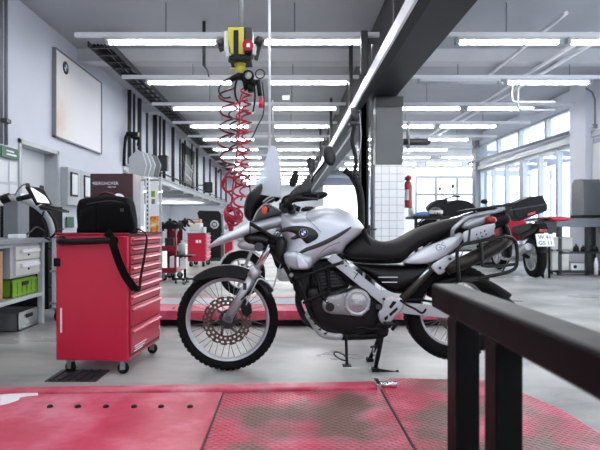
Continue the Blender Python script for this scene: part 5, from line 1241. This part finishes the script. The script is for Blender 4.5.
bp('crankcase', [(322,303),(327,297.5),(334,295),(343,293),(350,291.5),(358,304),(352,314.5),(342,314),(332,313.5),(324,310)], .03, M['engalu'] if 'engalu' in M else M['alu'], dy=-.15, rim=.6, grid=1.6, n=3, label='bare metal crankcase cover')
cc = B(357,302.5,-.17)
ob('clutch_cover', MB().lathe([(0,-.028),(.052,-.028),(.056,-.024),(.060,-.020),(.064,-.020),(.068,-.026),(.078,-.024),(.086,-.010),(.090,.02),(.090,.05)], cc, 'Y', 48), M['alu2'], bike, 'round silver clutch cover')
ob('cover_ring', MB().lathe([(.089,.0),(.096,.0),(.100,.012),(.100,.04)], cc, 'Y', 40), M['engine'], bike)
ob('cover_lettering', MB().text('ROTAX', .026, Matrix.Translation(cc+Vector((0,-.029,.014))) @ Matrix.Rotation(PI/2,4,'X')).text('ENGINE', .022, Matrix.Translation(cc+Vector((0,-.029,-.018))) @ Matrix.Rotation(PI/2,4,'X')), M['grey'], bike)
for k in range(8):
    a = k*PI/4+.3
    ob('cover_bolt', MB().cyl(cc+Vector((.081*math.cos(a),-.028,.081*math.sin(a))), cc+Vector((.081*math.cos(a),-.01,.081*math.sin(a))), .005, seg=8), M['steel'], bike)
for x,y in ((327,301),(333,297.5),(330,309),(338,305),(345,295)):
    ob('case_bolt', MB().cyl(B(x,y,-.19),B(x,y,-.17),.006,seg=8), M['steel'], bike)
ob('oil_filler', MB().cyl(B(348,292,-.12),B(351,285.5,-.12),.012,seg=10), M['alu'], bike)
ob('water_pump', MB().cyl(B(330,307,-.19),B(330,307,-.14),.028,seg=18), M['engine'], bike)
bt('coolant_hose', [(312,268,-.11),(318,280,-.14),(321,293,-.15),(328,303,-.17)], .013, M['black'])
bt('coolant_hose', [(326,262,-.12),(328,275,-.14),(329,290,-.14),(324,300,-.15)], .011, M['black'])
bt('front_pipe', [(312,286,-.05),(300,290,-.06),(299,305,-.05),(308,322,-.03),(325,331,-.02),(345,333,0)], .022, M['engine'])
bt('front_pipe', [(312,286,.05),(300,290,.06),(299,305,.05),(308,322,.03),(325,331,.02),(345,333,0)], .022, M['engine'])
bp('airbox', [(290,262),(305,264),(325,258),(340,264),(360,282),(378,298),(378,305),(340,300),(300,296),(292,280)], .07, M['engine'], dy=.06, rim=.9, grid=3, n=2)
# radiator / down frame on the left of the engine
bp('radiator', [(292,270),(304,269),(311,272),(311,282),(307,292),(301,300),(297,296),(294,285)], .11, M['engine'], rim=.8, grid=2.2, n=2)
bt('crash_bar', [(294,279,-.17),(308,274.5,-.18),(325,268,-.18),(342,262.5,-.17)], .010, M['black'])
bt('crash_bar', [(303,303,-.16),(309,300,-.17),(320,295,-.17),(327,292,-.16)], .009, M['black'])
bt('down_tube', [(291,267,-.10),(296,277,-.13),(302,288,-.15),(306,301,-.15),(310,312,-.14),(316,321,-.12),(326,329,-.11),(345,330.5,-.11),(378,328,-.11)], .014, M['black'])
bt('down_tube', [(291,267,.10),(296,277,.13),(302,288,.15),(306,301,.15),(310,312,.14),(316,321,.12),(326,329,.11),(345,330.5,.11),(378,328,.11)], .014, M['black'])
bt('front_strut', [(283,263,-.06),(288,272,-.09),(293,283,-.11)], .014, M['black'])
ob('strut_nut', MB().cyl(B(290,274,-.13),B(293,276,-.13),.014,seg=8), M['steel'], bike)
# bash plate
bash = bp('bash_plate', [(304.5,313),(309,311.2),(313.5,312),(317,316),(320,320.5),(324,325),(328,327.8),(334,329),(340,329.3),(342.5,333),(339.5,337),(332,337.3),(324,336),(318,333),(313.5,328),(309.5,321)], .12, M['alu'], rim=.75, grid=1.6, n=3, label='silver bash plate')
for pts in ([(309,317.5),(313,317),(311.5,320)],[(313,324),(317,321.5),(316.5,325)],[(317.5,329.5),(321.5,327.5),(321,331)],[(323,333.5),(328,332),(326,335)]):
    ob('bash_slot', MB().slab(pts, BD-.124, .01, .0008), M['black'], bash)
bp('belly_pan', [(338,328.5),(352,329),(366,330),(378,327),(384,330),(381,335),(370,337),(352,337.5),(339,337.5)], .10, M['black'], rim=.8, grid=2, n=2)
# foot peg plate
fp = bp('footpeg_plate', [(383,300),(389.5,296),(396,298),(403,303),(402.5,309),(396,315.5),(389,323),(384,324.5),(379.5,320),(378,313),(382,308)], .012, M['alu2'], dy=-.165, rim=.7, grid=1.5, n=2, label='cast silver footpeg plate')
for pts in ([(389,314),(397,307),(398,309.5),(390.5,316.5)],[(393,301),(397,302),(391,309),(389,307)],[(384,318),(388,315),(388,318.5),(385.5,321)]):
    ob('plate_slot', MB().slab(pts, BD-.180, .008, .0008), M['black'], fp)
ob('footpeg', MB().cyl(B(389,326,-.17),B(389,326,-.27),.014,seg=12).box(B(386,324.5,-.28),B(392.5,323,-.17),.002), M['black'], bike)
bt('gear_lever', [(385,327,-.18),(372,329,-.2),(362,327.5,-.21),(356,328,-.22)], .006, M['black'], seg=7)
# swingarm, chain, shock
for s in (-1,1):
    ob('swingarm', MB().prism([B(392,304,s*.10),B(404,302,s*.10),B(450,306,s*.10),B(458,309,s*.10),B(457,315,s*.10),B(446,318,s*.10),B(402,312.5,s*.10),B(392,311,s*.10)], (0,.03*s,0), .006), M['alu2'], bike)
bt('rear_tube', [(402,299,-.14),(412,289,-.15),(424,276,-.15),(437,262,-.14)], .026, M['bronze'], label='heat browned exhaust pipe')
ob('shock_absorber', MB().cyl(B(406,301,0),B(424,268,0),.03,seg=16), M['black'], bike)
for k in range(7): ob('shock_spring', MB().tube([B(407.5+k*2.2,298-k*4,0)+Vector((.042*math.cos(q)*.85,.042*math.sin(q),.02*math.cos(q))) for q in [i*PI/7 for i in range(14)]], .006, 6, True), M['dred'], bike)
bp('hanger_plate', [(431,266.5),(438,260.5),(448,255),(454.5,257.5),(452,264),(446,270.5),(440.5,274.5),(436,273)], .008, M['alu2'], dy=-.165, rim=.7, grid=1.5, n=2, label='silver hanger bracket')
for x,y in ((450,259),(440,268)): ob('hanger_bolt', MB().cyl(B(x,y,-.186),B(x,y,-.17),.010,seg=8), M['dgrey'], bike)
bt('chain_guard', [(404,300,-.13),(420,300,-.135),(440,303,-.13)], .008, M['black'])
bt('brake_pedal', [(400,300,-.19),(407,305,-.2),(415,309,-.2),(422,313,-.2),(426,309,-.19)], .007, M['black'])
bt('side_strut', [(398,322,-.17),(392,330,-.16)], .012, M['black'])
# silencer under the tail
mf = MB().tube([B(446,271.5,-.16),B(452,267.5,-.17),B(462,263.2,-.175),B(480,255,-.175),B(500,244,-.17),B(508,239,-.17)], [.024,.034,.042,.046,.046,.040], 20, flat=1.0)
ob('silencer', mf, M['bronze'], bike, 'browned steel silencer')
hs_ = bp('heat_shield', [(463,233),(470,229.5),(480,226),(494.5,223.5),(493.5,231),(490.5,236.5),(478,241),(468,245.5),(464.5,243)], .008, M['alu2'], dy=-.225, rim=.7, grid=1.4, n=2, label='perforated silver heat shield')
for x,y in ((476.5,234.5),(480.5,232.8),(484.5,231),(478,238),(482,236.2),(486,234.4)):
    ob('shield_hole', MB().cyl(B(x,y,-.234),B(x,y,-.226),.0058,seg=12), M['black'], hs_)
ob('shield_band', MB().slab([(469,228.5),(471,228),(470,243),(467,244.5)], BD-.236, .006, .001), M['dgrey'], hs_)
# pannier frame, rack, grab rail
bt('pannier_frame', [(459,281,-.26),(458,268,-.26),(457,254,-.26),(459,247.5,-.26),(464,244.5,-.26),(480,241,-.26),(497,237.5,-.26),(508,237,-.26),(515,241,-.26),(517,250,-.26),(517,262,-.26),(515,268,-.26),(508,272,-.26),(490,276,-.26),(475,279,-.26),(459,281,-.26)], .0115, M['gloss'])
bt('pannier_strut', [(480,242,-.26),(482,254,-.26),(482,264,-.26),(485,266,-.26),(500,266,-.26),(516,264,-.26)], .010, M['gloss'], n=3)
bt('pannier_brace', [(464,245,-.25),(472,238,-.2),(480,228,-.14)], .009, M['gloss'])
bt('pannier_brace', [(459,281,-.26),(448,288,-.16),(436,292,-.10)], .009, M['gloss'])
bt('grab_rail', [(452,236,-.15),(453,230,-.16),(459,224,-.165),(468,217.5,-.165),(480,214,-.165),(495,211.5,-.16),(503,208.5,-.14)], .014, M['silver'], label='silver grab rail')
bt('grab_rail', [(452,236,.15),(453,230,.16),(459,224,.165),(468,217.5,.165),(480,214,.165),(495,211.5,.16),(503,208.5,.14)], .014, M['silver'], label='silver grab rail')
bp('tail_fairing', [(461,226),(468,220),(478,216),(489,213.5),(488,218),(483,223.5),(472,227.5),(464,229)], .03, M['silver'], dy=-.12, rim=.5, grid=1.5, n=2)
bp('tail_tip', [(446,221),(458,216.5),(472,212),(486,209.5),(497,208),(503,209),(498,212),(484,215),(470,218.5),(458,222)], .10, M['silver'], rim=.5, grid=1.6, n=2)
ob('rack_plate', MB().prism([B(468,209.5,-.12),B(513,203.2,-.12),B(513.5,205.5,-.12),B(469,212,-.12)], (0,.24,0), .004), M['black'], bike)
for dy in (-.09,.09):
    bt('rack_leg', [(474,211,dy),(476,216,dy)], .008, M['black'], n=2); bt('rack_leg', [(503,206,dy),(504,214,dy)], .008, M['black'], n=2)
ob('rack_hook', MB().box(B(508,207,-.02),B(512,203,.02),.004), M['black'], bike)
bp('tail_lamp', [(489.5,216.5),(493,214.5),(499,216),(504,218),(503,224),(497,224.5),(491,222.5)], .06, M['rlens'], rim=.6, grid=1.3, n=2, label='dark red tail lamp')
ob('rear_indicator', MB().ball(B(491,220,-.17),.035,.03,.028).cyl(B(491,220,-.14),B(491,220,-.05),.008), M['rlens'], bike)
# rear mudguard
bp('rear_hugger', [(425,292),(432,281),(445,276),(460,273.5),(476,275.5),(490,281.5),(502,289),(508,293.5),(505.5,297),(511,301.5),(505,304),(498,300),(488,290),(474,283.5),(458,281),(444,284.5),(435,290),(430,297)], .085, M['black'], rim=.8, grid=2, n=2)
bp('number_bracket', [(500,224),(506,226),(510,240),(509,256),(504,256),(503,240)], .06, M['black'], rim=.7, grid=1.8, n=2)
ob('hub_cover', MB().cyl(B(450,293,-.11),B(450,293,-.09),.02), M['steel'], bike)
# silver brake/hub glimpsed
ob('caliper', MB().slab([(446,289),(452,285),(462,287),(466,292),(458,297),(449,296)], BD-.10, .04, .006, True), M['alu2'], bike)
# stands
bt('side_stand', [(346,335,-.13),(346.5,350,-.14),(347,364.5,-.16)], .010, M['black'], n=3, label='slim black side stand')
ob('stand_foot', MB().box(B(343,366,-.19),B(350.5,364.6,-.13),.002), M['black'], bike)
ob('stand_loop', MB().tube(cr([B(346.5,361,-.15),B(340,359,-.16),B(335,355.5,-.16),B(334,353,-.16),B(337,352,-.16),B(343,354.5,-.16),B(346.5,357.5,-.15)],5), .005, 6), M['black'], bike)
for s in (-1,1):
    dy = -.12 if s < 0 else .14
    gx, gy = (375,371.5) if s < 0 else (369.5,361.2)
    D_ = F*CH/(gy-VY); foot = P(gx,gy,D_)+Vector((0,0,.012))
    top = B(382.5,329,dy*.8)
    ob('centre_stand_leg', MB().tube([top, top.lerp(foot,.5)+Vector((.004,0,0)), foot], [.019,.015,.013], 12), M['black'], bike)
    ob('centre_stand_foot', MB().box(foot+Vector((-.022,-.03,-.012)), foot+Vector((.026,.03,.014)),.004), M['black'], bike)
    if s < 0:
        e_ = P(398.5,374.5,F*CH/(377-VY)); ob('stand_tang', MB().tube([foot, P(397,373.5,D_)], .013, 8).tube([P(396.5,370.5,D_),P(400,376,D_-.02)], .011, 8), M['black'], bike)
        fl = foot
ob('stand_cross_bar', MB().cyl(B(381,333,-.11),B(379,333,.14),.016,seg=12).cyl(fl+Vector((.03,0,.16)), P(371.5,347,3.83), .010, seg=10), M['black'], bike)
ob('stand_spring', MB().tube(cr([B(374,348,-.04),B(373,353,-.04),B(376,356,-.04),B(374,360,-.04)],6), .005, 6), M['steel'], bike)
ob('stand_pivot', MB().puff([(376,322),(384,320),(388,326),(387,335),(380,337),(375,331)], BD-.12, .03, rim=.7, grid=1.8, n=2), M['black'], bike)
# wiring seen in the frame triangle
bt('cable', [(283,258,-.08),(290,266,-.12),(300,272,-.13),(312,276,-.12)], .005, M['black'], seg=6)
# ---------------------------------------------------------------- camera, light
cam = bpy.data.cameras.new('camera'); co = bpy.data.objects.new('camera', cam); C.objects.link(co)
co.location = (0,0,CH); co.rotation_euler = (PI/2,0,0)
cam.sensor_width = 36; cam.lens = 36*F/600; cam.shift_x = (300-VX)/600; cam.clip_start = 0.05; cam.clip_end = 200
cam.dof.use_dof = True; cam.dof.focus_distance = 3.6; cam.dof.aperture_fstop = 4.5
bpy.context.scene.camera = co
w = bpy.data.worlds.new('world'); bpy.context.scene.world = w; w.use_nodes = True
bg = w.node_tree.nodes['Background']; bg.inputs['Color'].default_value = (0.92,0.955,1,1); bg.inputs['Strength'].default_value = 2.2
vs = bpy.context.scene.view_settings
bpy.context.scene.display_settings.display_device = 'sRGB'
vs.view_transform = 'Standard'; vs.look = 'None'; vs.gamma = 1; vs.use_curve_mapping = False; vs.exposure = 1.15
